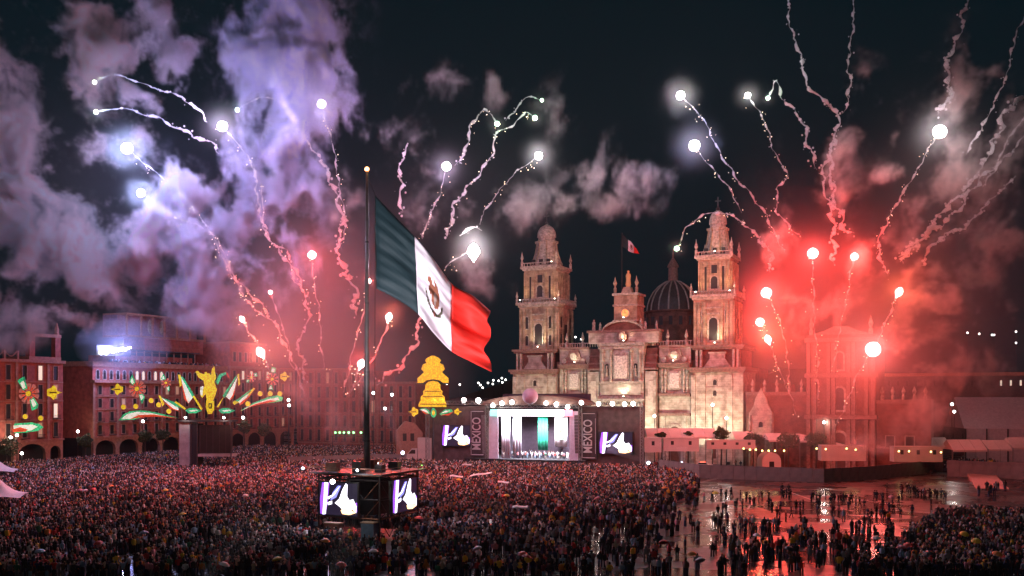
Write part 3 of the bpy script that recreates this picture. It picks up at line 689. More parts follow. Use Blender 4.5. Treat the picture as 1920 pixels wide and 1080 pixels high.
# lettered banners and screens on the wings
def text_mesh(body, size, m_, parent, loc, rot, name='lettering', ext=.02, cw=1.0):
    cu_ = bpy.data.curves.new(name, 'FONT'); cu_.body = body; cu_.size = size; cu_.extrude = ext; cu_.align_x = 'LEFT'; cu_.space_character = cw; cu_.offset = .012*size
    to = bpy.data.objects.new('t', cu_); C.objects.link(to); bpy.context.view_layer.update()
    me = bpy.data.meshes.new_from_object(to.evaluated_get(bpy.context.evaluated_depsgraph_get())); bpy.data.objects.remove(to)
    me.materials.clear(); me.materials.append(m_)
    o = link(name, me, parent, loc); o.rotation_euler = rot; return o
LETT = M('grey_letter_paint', (.55,.50,.50), rough=.6, var=.05)
def word_banner(pxa, pxb, pytop, pybot, label):
    x0, x1 = tx(pxa), tx(pxb); z0, z1 = tz_((pxa+pxb)/2, pybot), tz_((pxa+pxb)/2, pytop)
    b = FT.root('word_banner', label=label, cat='banner', group='lettered banners on the stage wings')
    MB().box(x0, x1, .9, 1.3, z0, z1).build('panel', M('maroon_board', (.06,.035,.04)), b)
    w_ = x1-x0; size = w_*.80
    t_ = text_mesh('MÉXICO', size, LETT, b, (x1-w_*.30, .86, z0+(z1-z0)*.13), (R(90), R(-90), 0), cw=1.0)
    L_ = max(v.co.x for v in t_.data.vertices); t_.scale = ((z1-z0)*.70/L_, 1, 1)
    MB().box(x1-.32, x1-.22, .84, .897, z0+(z1-z0)*.12, z1-(z1-z0)*.14).build('subtitle_line', LETT, b)
    MB().box(x0+.25, x0+.35, .84, .897, z0+.3, z1-.4).build('margin_line', LETT, b)
    for zz in (z0+.35, z1-.55): MB().box(x0+.5, x1-.4, .84, .897, zz, zz+.16).build('margin_line', LETT, b)
word_banner(879, 907, 768, 856, 'tall dark banner lettered MÉXICO left of the stage portal')
word_banner(1088, 1117, 772, 862, 'tall dark banner lettered MÉXICO right of the stage portal')
# picture shown on every screen: a bright figure, relative outlines
SCRB = E('screen_dark', (.16,.10,.30), .10, base=(.01,.01,.015))
SW = E('screen_white', (.93,.90,1), 2.4); SP_ = E('screen_purple', (.38,.10,.95), 1.3); SY = E('screen_warm', (1,.62,.28), 3.2); SB = E('screen_blue', (.30,.30,1), 1.4)
def screen_picture(x0, x1, z0, z1, y, parent):
    def q(pts): return [(x0+(x1-x0)*u, z0+(z1-z0)*v) for u, v in pts]
    L_ = [('purple_bar', SP_, [(.03,.02),(.16,.0),(.22,.35),(.27,1),(.08,1),(.02,.5)], .03),
          ('blue_shape', SB, [(.30,.45),(.45,.55),(.58,.92),(.50,.92),(.36,.70)], .035),
          ('white_bar', SW, [(.09,.0),(.17,.02),(.20,.4),(.24,1),(.14,1),(.12,.5)], .05),
          ('white_arm', SW, [(.22,.55),(.34,.62),(.56,.92),(.40,.62),(.24,.48)], .05),
          ('white_hand', SW, [(.22,.38),(.34,.44),(.34,.34),(.24,.30)], .05),
          ('white_figure', SW, [(.42,.38),(.54,.52),(.62,.80),(.71,1.0),(.75,.96),(.74,.60),(.80,.48),(.90,.52),(.99,.30),(.98,.10),(.88,.22),(.80,.12),(.68,.10),(.56,.26)], .05),
          ('warm_glow', SY, [(.58,.16),(.70,.24),(.88,.16),(.96,.10),(.80,.03),(.62,.05)], .07),
          ('purple_edge', SP_, [(.94,.40),(1.0,.42),(1.0,.14),(.96,.12)], .03)]
    for nm, m_, pts, d in L_: MB().prism(q(pts), y-d, y-.003).build(nm, m_, parent)
def wing_screen(pxa, pxb, pyt, pyb, label):
    x0, x1 = tx(pxa), tx(pxb); c = (pxa+pxb)/2; z0, z1 = tz_(c, pyb), tz_(c, pyt)
    s = FT.root('video_screen', label=label, cat='screen', group='video screens of the show')
    MB().box(x0-.2, x1+.2, .8, 1.35, z0-.2, z1+.2).build('casing', IRON, s)
    p_ = MB().box(x0, x1, .76, .797, z0, z1).build('display', SCRB, s); screen_picture(x0, x1, z0, z1, .755, p_)
    lamp('AREA', ((x0+x1)/2, -.3, (z0+z1)/2), 160, (.7,.5,1), s, 5, 'screen_glow', aim=((x0+x1)/2, -20, 0))
wing_screen(826, 879, 798, 836, 'left stage wing screen showing a glowing white figure')
wing_screen(1122, 1184, 811, 851, 'right stage wing screen showing a glowing white figure')
# curved speaker arrays
for (px, pyt, pyb, lab) in ((911, 778, 850, 'curved hanging speaker column left of the portal'), (1084, 778, 850, 'curved hanging speaker column right of the portal')):
    s = FT.root('speaker_array', label=lab, cat='speakers', group='speaker columns of the stage')
    x = tx(px); z1 = tz_(px, pyt); z0 = tz_(px, pyb); n = 12
    for k in range(n):
        z = z1-(z1-z0)*k/n; off = -1.5+ .9*(k/n)**2
        MB().box(x-.45, x+.45, off-.6, off+.1, z-(z1-z0)/n+.06, z).build('speaker_box', M('speaker_grey', (.16,.15,.15)), s)
# balloon
bl_ = empty('balloon', tuple(P(994, 743, 236)), 0, 'pale lilac round balloon floating over the stage roof', 'balloon')
MB().ball((0,0,0), 1.95, 20).build('envelope', mat('balloon_skin', (.55,.42,.50), var=.08), bl_, smooth=True)
MB().tube([(0,0,-1.9),(0,0,-2.5)], .15, 6).build('neck', IRON, bl_)
# bright lamps along the top
LAMPW = E('white_lamp', (1,.93,.88), 16)
def spotlight(p, label, rp=4.2, group='row of white stage lamps along the truss', W=900, col=(1,.90,.82), mt=None, name='stage_lamp'):
    D = p.y; o = empty(name, tuple(p), 0, label, 'lamp', group)
    r_ = rp*D/F
    MB().lathe(0, 0, [(r_*.5, r_*.5), (r_*.9, r_*.2), (r_*.95, -.1)], 10).build('housing', IRON, o).rotation_euler = (R(-75), 0, 0)
    MB().ball((0, -r_*.35, 0), r_*.85, 10, sz=1).build('lens', mt or LAMPW, o, smooth=True)
    if W: lamp('POINT', (0, -r_*1.4-.2, 0), W, col, o, .25)
    return o
for k, (px, py, D) in enumerate(((815,751,247),(829,750,247),(870,750,246),(897,751,245),(924,760,242),(941,756,241),(960,754,240),(1024,756,238),(1043,758,237),(1064,763,236),(1090,755,234),(1122,757,233),(1148,757,232),(1171,758,231),(1187,757,231))):
    where = ['outermost left','second from the left end','third from the left end','over the left banner','left end of the portal roof','second over the portal','third over the portal','just right of the balloon','second right of the balloon','right end of the portal roof','over the right banner','first right of the right banner','second right of the right banner','second from the right end','outermost right'][k]
    spotlight(P(px, py, D), 'white stage lamp on the truss, ' + where, 5.0 if k != 3 else 6.0, W=260)
# cathedral floodlights standing at the foot of the facade
FLD = E('flood_lens', (1,.92,.75), 8)
for k, (px, W, za, lx) in enumerate(((985, 9000, 18, 0), (1020, 9000, 40, 0), (1077, 6500, 18, 0), (1150, 9000, 22, 0), (1185, 9000, 24, 0), (1262, 6500, 16, 0), (1320, 10000, 20, 0), (1365, 9000, 40, 0))):
    x = FC.x(px, -11); loc = (FC.o + FC.d*x + Vector((-FC.d.y, FC.d.x))*(-11))
    o = empty('floodlight', (loc.x, loc.y, 0), FC.a, 'floodlight on the ground aimed up at the cathedral, ' + ['far left','second','before the left bay','left of the middle','right of the middle','before the right bay','before the right tower','far right'][k], 'floodlight', 'floodlights before the cathedral')
    MB().box(-.5, .5, -.2, .2, .8, 1.5).build('housing', IRON, o); MB().box(-.42, .42, .2, .25, .88, 1.42).build('lens', FLD, o); MB().tube([(0,0,0),(0,0,.8)], .08, 5).build('stand', IRON, o)
    lamp('SPOT', (0, .35, 1.3), W*2.1, (1,.90,.66) if k in (0, 2, 3, 4, 5, 6) else (1,.74,.46), o, .3, 'flood_beam', aim=(0, 11, za), spot=95, blend=.8)
def ledge_flood(px, back, z, W, col, aim, label):
    x = FC.x(px, back); loc = (FC.o + FC.d*x + Vector((-FC.d.y, FC.d.x))*back)
    o = empty('ledge_lamp', (loc.x, loc.y, z), FC.a, label, 'lamp', 'lamps on the cathedral ledges')
    MB().box(-.2, .2, -.2, .2, 0, .35).build('housing', IRON, o); MB().ball((0, 0, .45), .22, 6).build('lens', FLD, o)
    lamp('SPOT', (0, -.1, .8), W*1.3, col, o, .2, 'ledge_beam', aim=aim, spot=120, blend=.8)
AMB = (1,.60,.32)
ledge_flood(975, -1.8, 44.8, 900, AMB, (2, 4, 9), 'small lamp on the left tower balcony, left corner')
ledge_flood(1040, -1.8, 44.8, 900, AMB, (-2, 4, 9), 'small lamp on the left tower balcony, right corner')
ledge_flood(1034, -1.4, 55.3, 420, AMB, (-1, 5, 7), 'small lamp under the left tower cap')
ledge_flood(1304, -1.8, 44.8, 1300, AMB, (2, 4, 9), 'small lamp on the right tower balcony, left corner')
ledge_flood(1368, -1.8, 44.8, 1300, AMB, (-2, 4, 9), 'small lamp on the right tower balcony, right corner')
ledge_flood(1340, -1.4, 55.3, 800, AMB, (0, 5, 7), 'small lamp under the right tower cap')
ledge_flood(1169, -2.9, 17.4, 1100, (1,.90,.66), (0, 2.5, 8), 'lamp on the ledge under the central relief')
ledge_flood(1077, -1.4, 26.9, 260, (1,.88,.66), (0, 2.5, 3), 'lamp at the left medallion')
ledge_flood(1262, -1.4, 26.9, 260, (1,.88,.66), (0, 2.5, 3), 'lamp at the right medallion')
ledge_flood(1169, -2.4, 32.5, 450, (1,.7,.45), (0, 3, 5), 'lamp below the curved pediment')
ledge_flood(1169, -.8, 38.9, 420, (1,.42,.22), (0, 3, 5), 'lamp below the clock')
ledge_flood(1008, -1.5, 31.4, 1500, (1,.78,.52), (0, 3.2, 7), 'lamp at the foot of the left belfry')
ledge_flood(1340, -1.5, 31.4, 1900, (1,.78,.52), (0, 3.2, 7), 'lamp at the foot of the right belfry')
# ------------------------------------------------------------------ monumental flagpole and flag
FD = 125.6
POLE = mat('pole_steel', (.13,.11,.11), rough=.35, metal=.6, var=.15)
pb = gp(688, 1000); PX, PY = pb.x, pb.y
pole_h = CAMH + (HZ-320)/F*PY
fpo = empty('monumental_flagpole', (PX, PY, 0), 0, 'giant steel flagpole rising from the screen tower in the middle of the square', 'flagpole')
MB().tube([(0,0,0),(0,0,12),(0,0,30),(0,0,pole_h)], [.50,.42,.30,.14], 16).build('shaft', POLE, fpo, smooth=True)
for z in (12, 21, 30, 38): MB().lathe(0, 0, [(.46-.007*z+.05, z),(.46-.007*z+.05, z+.2)], 14).build('collar', IRON, fpo)
MB().ball((0,0,pole_h+.2), .30, 10).build('beacon', E('orange_beacon', (1,.35,.12), 9), fpo)
lamp('POINT', (0,0,pole_h+.9), 60, (1,.4,.2), fpo, .2, 'beacon_light')
MB().tube([(1.05,-.2,17.5),(1.12,-.2,pole_h-3.2),(.15,-.1,pole_h-1.0)], .035, 4).build('halyard', IRON, fpo)
def cat_(p, t):     # catmull rom through p at t in 0..1
    n = len(p)-1; f = min(t*n, n-1e-6); i = int(f); f -= i
    q = [p[max(i-1,0)], p[i], p[i+1], p[min(i+2, n)]]
    return [.5*((2*b_)+(c-a)*f+(2*a-5*b_+4*c-d)*f*f+(3*b_-a-3*c+d)*f**3) for a, b_, c, d in zip(*q)]
def flag_obj(name, label, top, bot, D, sc, nu, nv, group=None, fold=1.0, emblem=True):
    """cloth through the outline of its upper and lower edge, with folds in depth"""
    def pos(u, v, off=0.0):
        a = cat_(top, u); b_ = cat_(bot, u)
        px = a[0]+(b_[0]-a[0])*v + (u**8)*sc*(-7*math.exp(-((v-.16)/.08)**2) - 15*math.exp(-((v-.66)/.13)**2))*(1 if fold > .5 else .1); py = a[1]+(b_[1]-a[1])*v
        w_ = fold*(1.5*math.sin(6.3*u*1.35+2.0*v+.4)*u**.6 + .55*math.sin(13*u-6.5*v)*u + .36*math.sin(13*v+4*u+1.2*math.sin(5*u))*(.25+u) + .14*math.sin(27*v-5*u+2*math.sin(7*u))*(.3+u) + .09*math.sin(49*v+11*u))
        # drape: creases run with the pull of the cloth
        dd = D + u*4.5*fold + w_
        p = P(px, py, D); k = 1.0
        return Vector((p.x, dd, p.z + .25*fold*math.sin(11*u+4*v)*u*(1-abs(2*v-1)))) + Vector((0, -off, 0))
    root_p = pos(0, 0)
    o = empty(name, tuple(root_p), 0, label, 'flag', group)
    GRF = mat(name+'_green', (.008,.029,.037), rough=.7, var=.12, scale=.4) ; WHF = mat(name+'_white', (.88,.80,.88), rough=.7, var=.05, scale=.4); RDF = mat(name+'_red', (.85,.028,.018), rough=.7, var=.12, scale=.4)
    us = (0, .335, .665, 1.0)
    for i, (nm, m_) in enumerate((('green_field', GRF), ('white_field', WHF), ('red_field', RDF))):
        mb = MB(); n1 = nu//3
        V = [tuple(pos(us[i]+(us[i+1]-us[i])*a/n1, b_/nv) - root_p) for b_ in range(nv+1) for a in range(n1+1)]
        Fs = [(b_*(n1+1)+a, (b_+1)*(n1+1)+a, (b_+1)*(n1+1)+a+1, b_*(n1+1)+a+1) for b_ in range(nv) for a in range(n1)]
        mb.add(V, Fs); f = mb.build(nm, m_, o, smooth=True); s_ = f.modifiers.new('t', 'SOLIDIFY'); s_.thickness = .03*sc
        if i == 1 and emblem:
            # printed emblem: eagle with spread wing above a wreath; fine strips that follow the folds
            def onflag(pts, nm, mm, off):
                # pts in emblem space (-1..1), densified
                out = []
                for k in range(len(pts)):
                    a, b2 = pts[k], pts[(k+1) % len(pts)]
                    for q in range(5): out.append((a[0]+(b2[0]-a[0])*q/5, a[1]+(b2[1]-a[1])*q/5))
                import mathutils.geometry as mg
                # triangulated grid inside the outline
                V, Fs, idx = [], [], {}
                N_ = 26
                def inside(x, y):
                    c = False; j = len(pts)-1
                    for i2 in range(len(pts)):
                        xi, yi = pts[i2]; xj, yj = pts[j]
                        if (yi > y) != (yj > y) and x < (xj-xi)*(y-yi)/(yj-yi)+xi: c = not c
                        j = i2
                    return c
                def vid(i2, j2):
                    if (i2, j2) not in idx:
                        ex, ey = -1.25+2.5*i2/N_, -1.25+2.5*j2/N_
                        idx[(i2, j2)] = len(V); V.append(tuple(pos(.50+.085*ex, .50-.235*ey, off) - root_p))
                    return idx[(i2, j2)]
                for i2 in range(N_):
                    for j2 in range(N_):
                        if inside(-1.25+2.5*(i2+.5)/N_, -1.25+2.5*(j2+.5)/N_):
                            Fs.append((vid(i2, j2), vid(i2, j2+1), vid(i2+1, j2+1), vid(i2+1, j2)))
                if Fs: return MB().add(V, Fs).build(nm, mm, f)
            off = .10*sc
            onflag([(-.2,-.55),(.15,-.7),(.45,-.45),(.62,.0),(.55,.5),(.25,.88),(.0,.95),(.12,.6),(-.1,.55),(-.3,.85),(-.6,.8),(-.72,.55),(-.45,.45),(-.6,.1),(-.45,-.2),(-.25,.0),(-.3,-.3)], 'eagle', M('emblem_rust', (.30,.10,.055), rough=.8), off)
            onflag([(.05,-.5),(.2,-.4),(.28,.1),(.2,.35),(.05,.2),(.0,-.2)], 'eagle_breast', M('emblem_grey', (.38,.28,.26), rough=.8), off*1.4)
            ring = [(1.0*math.cos(R(t)), 1.05*math.sin(R(t))-.02) for t in range(185, 356, 14)] + [(.84*math.cos(R(t)), .88*math.sin(R(t))-.02) for t in range(355, 184, -14)]
            onflag(ring, 'wreath', M('emblem_olive', (.10,.09,.06), rough=.8), off*1.2)
            onflag([(-.12,-1.2),(.12,-1.2),(.1,-.85),(-.1,-.85)], 'ribbon', M('emblem_brown2', (.25,.07,.05), rough=.8), off*1.6)
    MB().tube([tuple(pos(0, 0) - root_p), tuple(pos(0, 1) - root_p)], .05*sc, 4).build('hoist_rope', IRON, o)
    return o
flag_obj('monumental_flag', 'huge green white and red flag with eagle streaming from the giant flagpole', [(703,366),(738,401),(775,440),(812,484),(845,527),(885,548),(918,576)], [(706,541),(745,561),(783,588),(812,624),(843,656),(880,676),(921,696)], FD-.5, 1.0, 54, 26)
FDc = FC.D(fpx, 20)
flag_obj('rooftop_flag', 'small green white and red flag flying above the cathedral clock tower', [(1167,439),(1172,443),(1178,449),(1184,453),(1190,460),(1196,466),(1200,474)], [(1168,463),(1173,466),(1178,470),(1184,472),(1190,473),(1196,474),(1200,475)], FDc, 1.6, 18, 8, fold=.35)

# ------------------------------------------------------------------ screen tower around the flagpole
DKT = M('dark_truss', (.07,.055,.055), rough=.5, metal=.4); PLY = mat('plywood_deck', (.30,.13,.08), var=.3)
tw = empty('screen_tower', (PX+.3, PY-.2, 0), R(-25), 'square scaffold tower around the flagpole foot carrying video screens', 'scaffold tower')
hw = 4.6
m = MB()
for x in (-hw, 0, hw):
    for y in (-hw, 0, hw):
        if x == 0 and y == 0: continue
        t_ = MB(); t_.tube([(x,y,0),(x,y,8)], .14, 5)
        t_.build('post', DKT, tw)
for z in (2.6, 5.0, 7.4, 8.0):
    for (a, b_) in (((-hw,-hw),(hw,-hw)), ((hw,-hw),(hw,hw)), ((hw,hw),(-hw,hw)), ((-hw,hw),(-hw,-hw))):
        MB().tube([(*a, z), (*b_, z)], .11, 4).build('rail', PLY if z in (2.6, 8.0) else DKT, tw)
for k in range(8):
    for (y0, flip) in ((-hw, 0), (hw, 1)):
        pass
for (ax, sgn) in (('x', -1), ('x', 1), ('y', 1)):
    for k in range(4):
        a, b_ = -hw+k*hw/2, -hw+(k+1)*hw/2
        if ax == 'x': p, q = (a, sgn*hw, 0.2 if k % 2 else 2.6), (b_, sgn*hw, 2.6 if k % 2 else .2)
        else: p, q = (sgn*hw, a, .2 if k % 2 else 2.6), (sgn*hw, b_, 2.6 if k % 2 else .2)
        MB().tube([p, q], .07, 4).build('brace', DKT, tw)
MB().box(-hw-.9, hw+.9, -hw-.9, hw+.9, 8.1, 8.3).build('deck', DKT, tw)
for fc in range(4):
    c_, s_ = ((1,0),(0,1),(-1,0),(0,-1))[fc]
    for k in range(4):
        a, b_ = -hw+k*hw/2, -hw+(k+1)*hw/2
        for z0_, z1_ in ((2.6, 5.0), (5.0, 7.4)):
            p, q = (a, -hw), (b_, -hw)
            p = (p[0]*c_-p[1]*s_, p[0]*s_+p[1]*c_); q = (q[0]*c_-q[1]*s_, q[0]*s_+q[1]*c_)
            MB().tube([(*p, z0_ if k % 2 else z1_), (*q, z1_ if k % 2 else z0_)], .06, 4).build('brace', PLY if (k+fc) % 3 == 0 else DKT, tw)
for (x, y, w2, h_) in ((-3.4,-3.2,1.6,1.1), (.8,-3.6,1.3,1.4), (3.0,-2.0,1.0,.9), (-1.6,2.4,2.2,1.2), (2.2,2.8,1.4,1.0)):
    MB().box(x-w2/2, x+w2/2, y-.5, y+.5, 8.302, 8.3+h_).build('deck_case', PLY if x < 0 else DKT, tw)
MB().box(-hw+2.6, hw-2.6, -hw+2.6, hw-2.6, 2.7, 7.3).build('inner_curtain', BLK, tw)
for (a, b_) in (((-hw-.9,-hw-.9),(hw+.9,-hw-.9)), ((hw+.9,-hw-.9),(hw+.9,hw+.9)), ((-hw-.9,hw+.9),(-hw-.9,-hw-.9)), ((-hw-.9,hw+.9),(hw+.9,hw+.9))):
    MB().tube([(*a, 8.9), (*b_, 8.9)], .06, 4).build('handrail', PLY, tw)
    for k in range(6):
        x = a[0]+(b_[0]-a[0])*k/5; y = a[1]+(b_[1]-a[1])*k/5; MB().tube([(x,y,8.3),(x,y,8.9)], .05, 4).build('baluster', PLY, tw)
def tower_screen(rz, x0, x1, z0, z1, label):
    s = empty('video_screen', (PX+.3, PY-.2, 0), R(rz), label, 'screen', 'video screens of the show')
    MB().box(x0-.15, x1+.15, -hw-.75, -hw-.35, z0-.15, z1+.15).build('casing', IRON, s)
    p_ = MB().box(x0, x1, -hw-.80, -hw-.753, z0, z1).build('display', SCRB, s); screen_picture(x0, x1, z0, z1, -hw-.805, p_)
    lamp('AREA', ((x0+x1)/2, -hw-1.4, (z0+z1)/2), 220, (.75,.6,1), s, 3, 'screen_glow', aim=((x0+x1)/2, -hw-15, 0))
for (x, w_) in ((-26.0, 'left one'), (-15.0, 'right one')):  # two unseen lamps added to brighten the flag from the camera side
    fl_ = empty('added_flag_light', (x, 78.0, 0), 0, 'unseen searchlight added on the paving to light the big flag, ' + w_, 'searchlight', 'searchlights lighting the big flag')
    MB().tube([(0,0,0),(0,0,.9)], .1, 6).build('stand', IRON, fl_); MB().lathe(0, 0, [(.25,.9),(.42,1.2),(.42,1.6)], 12).build('housing', IRON, fl_); MB().lathe(0, 0, [(.38,1.602),(.36,1.64)], 12).build('lens', FLD, fl_)
    aim_ = P(815, 545, FD+2) - Vector((x, 78.0, 0))
    lamp('SPOT', (0, 0, 1.8), 150000, (1,.90,.97), fl_, .3, 'search_beam', aim=tuple(aim_), spot=33, blend=.5)
tower_screen(-25, -3.9, 1.8, 2.95, 7.0, 'screen on the left face of the scaffold tower, bright figure')
tower_screen(65, -2.9, 3.0, 3.2, 7.3, 'screen on the right face of the scaffold tower, seen at a slant')
for (x, y, c, lab) in ((-6,-6,0,'round lamp on the left corner of the scaffold tower'), (-2.5,5.8,0,'lamp at the back of the scaffold tower deck'), (2.2,-5.9,0,'lamp in the middle of the scaffold tower deck'), (4.5,5.9,1,'green lamp at the right of the scaffold tower deck')):
    v = Matrix.Rotation(R(-25), 3, 'Z') @ Vector((x, y, 0)); p = Vector((PX+.3+v.x, PY-.2+v.y, 8.75))
    spotlight(p, lab, 3.0 if not c else 2.2, group='lamps on the scaffold tower deck', W=140 if not c else 20, col=(.8,.85,1) if not c else (.3,1,.4), mt=E('cool_lamp', (.8,.9,1), 9) if not c else E('green_lamp', (.3,1,.2), 4), name='deck_lamp')
spotlight(P(624, 903, 117), 'dazzling white lamp above the left tower screen', 5.5, group='lamps on the scaffold tower deck', W=500, name='deck_lamp')
for (x, y, z, sx_, sy_, sz__, mm, lab, nm) in ((-2.2,-5.8,1.7,2.2,.8,1.5,M('rust_case', (.22,.08,.06)),'reddish equipment crate under the left tower screen','equipment_crate'), (2.6,-4.9,1.2,1.9,1.2,2.2,M('blue_box', (.10,.16,.24)),'blue grey cabin box with tan top at the tower corner','cabin_box')):
    o = empty(nm, (PX+.3, PY-.2, 0), R(-25), lab, 'crate'); MB().box(x, x+sx_, y-.9, y+sy_-.9, z-1.2, z+sz__-1.2).build('body', mm, o); MB().box(x-.05, x+sx_+.05, y-.95, y+sy_-.85, z+sz__-1.2, z+sz__-1.05).build('lid', M('tan_lid', (.38,.25,.17)), o)
# dancing light beams from small stage-front projectors: fixtures and real spots
for (px, py, D, tgt, lab) in ((755,849,226,(722,765,226),'small projector sending a blue beam up left'), (1216,868,232,(1140,838,233),'small projector sending a blue beam left across the right wing'), (1247,869,231,(1236,830,231),'first white projector on the barrier wall'), (1278,869,229,(1278,838,229),'second white projector on the barrier wall')):
    p = P(px, py, D); o = empty('projector', tuple(p), 0, lab, 'projector', 'projectors in front of the stage')
    MB().ball((0,0,0), .42, 8).build('lens', E('blue_proj', (.65,.72,1), 12), o); MB().box(-.4,.4,-.1,.5,-.9,-.4).build('housing', IRON, o)
    a = P(*tgt) - p
    bm_ = bpy.data.materials.get('beam_mist')
    if not bm_:
        bm_ = bpy.data.materials.new('beam_mist'); bm_.use_nodes = True; t = bm_.node_tree; t.nodes.clear()
        q = t.nodes.new('ShaderNodeVolumePrincipled'); q.inputs['Density'].default_value = .05; q.inputs['Color'].default_value = (.9,.9,1,1)
        t.links.new(q.outputs[0], t.nodes.new('ShaderNodeOutputMaterial').inputs['Volume'])
    MB().tube([tuple(a*.04), tuple(a)], [.35, 1.5], 10).build('mist', bm_, o)
    lamp('SPOT', tuple(a*.03), 9000, (.40,.48,1), o, .1, 'projector_beam', aim=tuple(a), spot=9, blend=.3)
for (px, D) in ((1308, 227), (1339, 223)):
    spotlight(P(px, 875, D), 'yellow lamp on the barrier wall, ' + ('left one' if px < 1320 else 'right one'), 3.0, group='yellow lamps on the barrier wall', W=60, col=(1,.85,.2), mt=E('yellow_lamp', (1,.85,.15), 7), name='wall_lamp')

# ------------------------------------------------------------------ festive lights (bulb-covered figures on frames)
GL = E('bulbs_green', (.06,.75,.30), .9, .9, 2.6); WL = E('bulbs_white', (.95,.95,.78), 1.2, .7, 2.6); RL = E('bulbs_red', (1,.10,.03), .9, .8, 2.6)
YL = E('bulbs_yellow', (1,.70,.03), 1.1, .75, 2.6); PL = E('bulbs_rose', (.85,.26,.20), .55, .6, 3.5); DG = M('light_frame', (.03,.05,.03), rough=.7)
def fig(name, label, D, shapes, cat='light decoration', group='festive light figures', c=None, th=.16):
    """shapes: (part name, material, outline in photograph pixels, offset towards the viewer)"""
    if c is None: c = (sum(p[0] for p in shapes[0][2])/len(shapes[0][2]), sum(p[1] for p in shapes[0][2])/len(shapes[0][2]))
    o0_ = P(c[0], c[1], D); o = empty(name, tuple(o0_), 0, label, cat, group)
    for nm, m_, pts, off in shapes:
        q = []
        for p in pts: v = P(p[0], p[1], D) - o0_; q.append((v.x, v.z))
        MB().prism(q, -off-th, -off).build(nm, m_, o)
    return o
def circ(cx_, cy_, r_, n=12, ry=None): return [(cx_+r_*math.cos(2*math.pi*k/n), cy_+(ry or r_)*math.sin(2*math.pi*k/n)) for k in range(n)]
def petal(cx_, cy_, r0, r1, a, w0, w1):
    c, s = math.cos(a), math.sin(a)
    return [(cx_+c*r0-s*w0, cy_+s*r0+c*w0), (cx_+c*r1-s*w1, cy_+s*r1+c*w1), (cx_+c*(r1+1)-s*0, cy_+s*(r1+1)), (cx_+c*r1+s*w1, cy_+s*r1-c*w1), (cx_+c*r0+s*w0, cy_+s*r0-c*w0)]
def flower(px, py, r_, D, leaves, label, n=10):
    S = [('centre', YL, circ(px, py, r_*.26), .4)]
    for k in range(n):
        a = 2*math.pi*(k+.5)/n
        S.append(('petal', PL, petal(px, py, r_*.32, r_*.97, a, r_*.07, r_*.21), .1)); S.append(('petal_core', RL, petal(px, py, r_*.36, r_*.66, a, r_*.04, r_*.08), .3))
    for lf in leaves:
        g, w_ = lf; S.append(('leaf', GL, g, .5)); S.append(('leaf_core', WL, w_, .7))
    return fig('light_flower', label, D, S, group='flower shaped lights', c=(px, py))
flower(55, 738, 19, 244, [([(35,713),(48,706),(53,728),(46,732)], [(41,718),(47,714),(51,727),(46,729)]), ([(58,750),(65,745),(74,759),(72,766),(62,770)], [(61,750),(65,748),(71,759),(65,764)])], 'large flower of lights with green leaves on the turreted building')
flower(258, 729, 16, 262, [([(244,716),(250,702),(255,716),(251,722)], [(247,715),(250,708),(253,717),(250,720)]), ([(262,740),(268,738),(273,744),(268,757),(264,748)], [(264,741),(268,740),(271,745),(267,750)])], 'flower of lights beside the yellow star on the arcaded building')
flower(312, 718, 9, 268, [([(303,710),(308,701),(312,710),(309,713)], [(306,709),(308,705),(310,710),(308,711)]), ([(314,726),(319,724),(320,731),(317,735)], [(315,727),(318,726),(318,730),(317,732)])], 'small flower of lights left of the light rays', 8)
flower(472, 708, 8, 285, [([(477,700),(482,699),(484,706),(479,706)], [(479,701),(481,701),(482,704),(480,704)]), ([(463,712),(469,712),(467,718),(463,717)], [(465,713),(467,713),(466,716),(464,715)])], 'small flower of lights right of the light rays', 8)
flower(511, 711, 12, 290, [([(508,697),(511,688),(519,690),(517,700)], [(510,697),(512,691),(516,692),(515,698)]), ([(504,730),(507,722),(511,722),(513,731)], [(506,729),(508,724),(510,724),(511,729)])], 'flower of lights next to the rightmost yellow star', 9)
def star4(px, py, r_, d, D, label):
    pts = [(px+d*r_, py), (px+d*r_*.35, py-r_*.22), (px+r_*.30*d, py-r_*.6), (px, py-r_*.85), (px-r_*.3*d, py-r_*.55), (px-r_*.75*d, py-r_*.35), (px-r_*.75*d, py+r_*.35), (px-r_*.3*d, py+r_*.55), (px, py+r_*.85), (px+r_*.3*d, py+r_*.6), (px+d*r_*.35, py+r_*.22)]
    S = [('bulb_field', YL, pts, .1), ('inner_line', M('unlit_tube', (.25,.12,.02)), [(px-r_*.4, py-r_*.08), (px+r_*.4, py-r_*.08), (px+r_*.4, py+r_*.08), (px-r_*.4, py+r_*.08)], .28)]
    return fig('light_star', label, D, S, group='yellow star lights', c=(px, py))
star4(101, 736, 16, 1, 246, 'yellow star light on the corner of the turreted building'); star4(221, 730, 13, -1, 258, 'yellow star light at the left end of the arcaded building'); star4(534, 706, 11, 1, 291, 'yellow star light at the right end of the decorations')
star4(776, 772, 11, -1, 246, 'yellow star light at the lower left under the bell light'); star4(858, 772, 8, 1, 246, 'small orange star light at the lower right under the bell light')
YD = [(5,776,243),(48,781,244),(77,784,245),(232,763,260),(255,762,262),(284,751,266),(298,759,267),(317,771,268),(488,738,288),(507,738,289),(525,738,290),(465,757,285)]
nmz = ['left edge of the picture','under the large flower','under the left yellow star','under the star, leftmost','left under the flower','upper one right of the flower','middle one right of the flower','just left of the swoosh tip','left of the three under the right flower','middle of the three under the right flower','right of the three under the right flower','between the right rays']
for (x, y, D), w__ in zip(YD, nmz):
    fig('light_disc', 'small round yellow light, ' + w__, D, [('disc', YL, circ(x, y, 4.6, 10), .1), ('rim', PL, circ(x, y, 5.2, 10), .0)], group='small round yellow lights', c=(x, y))
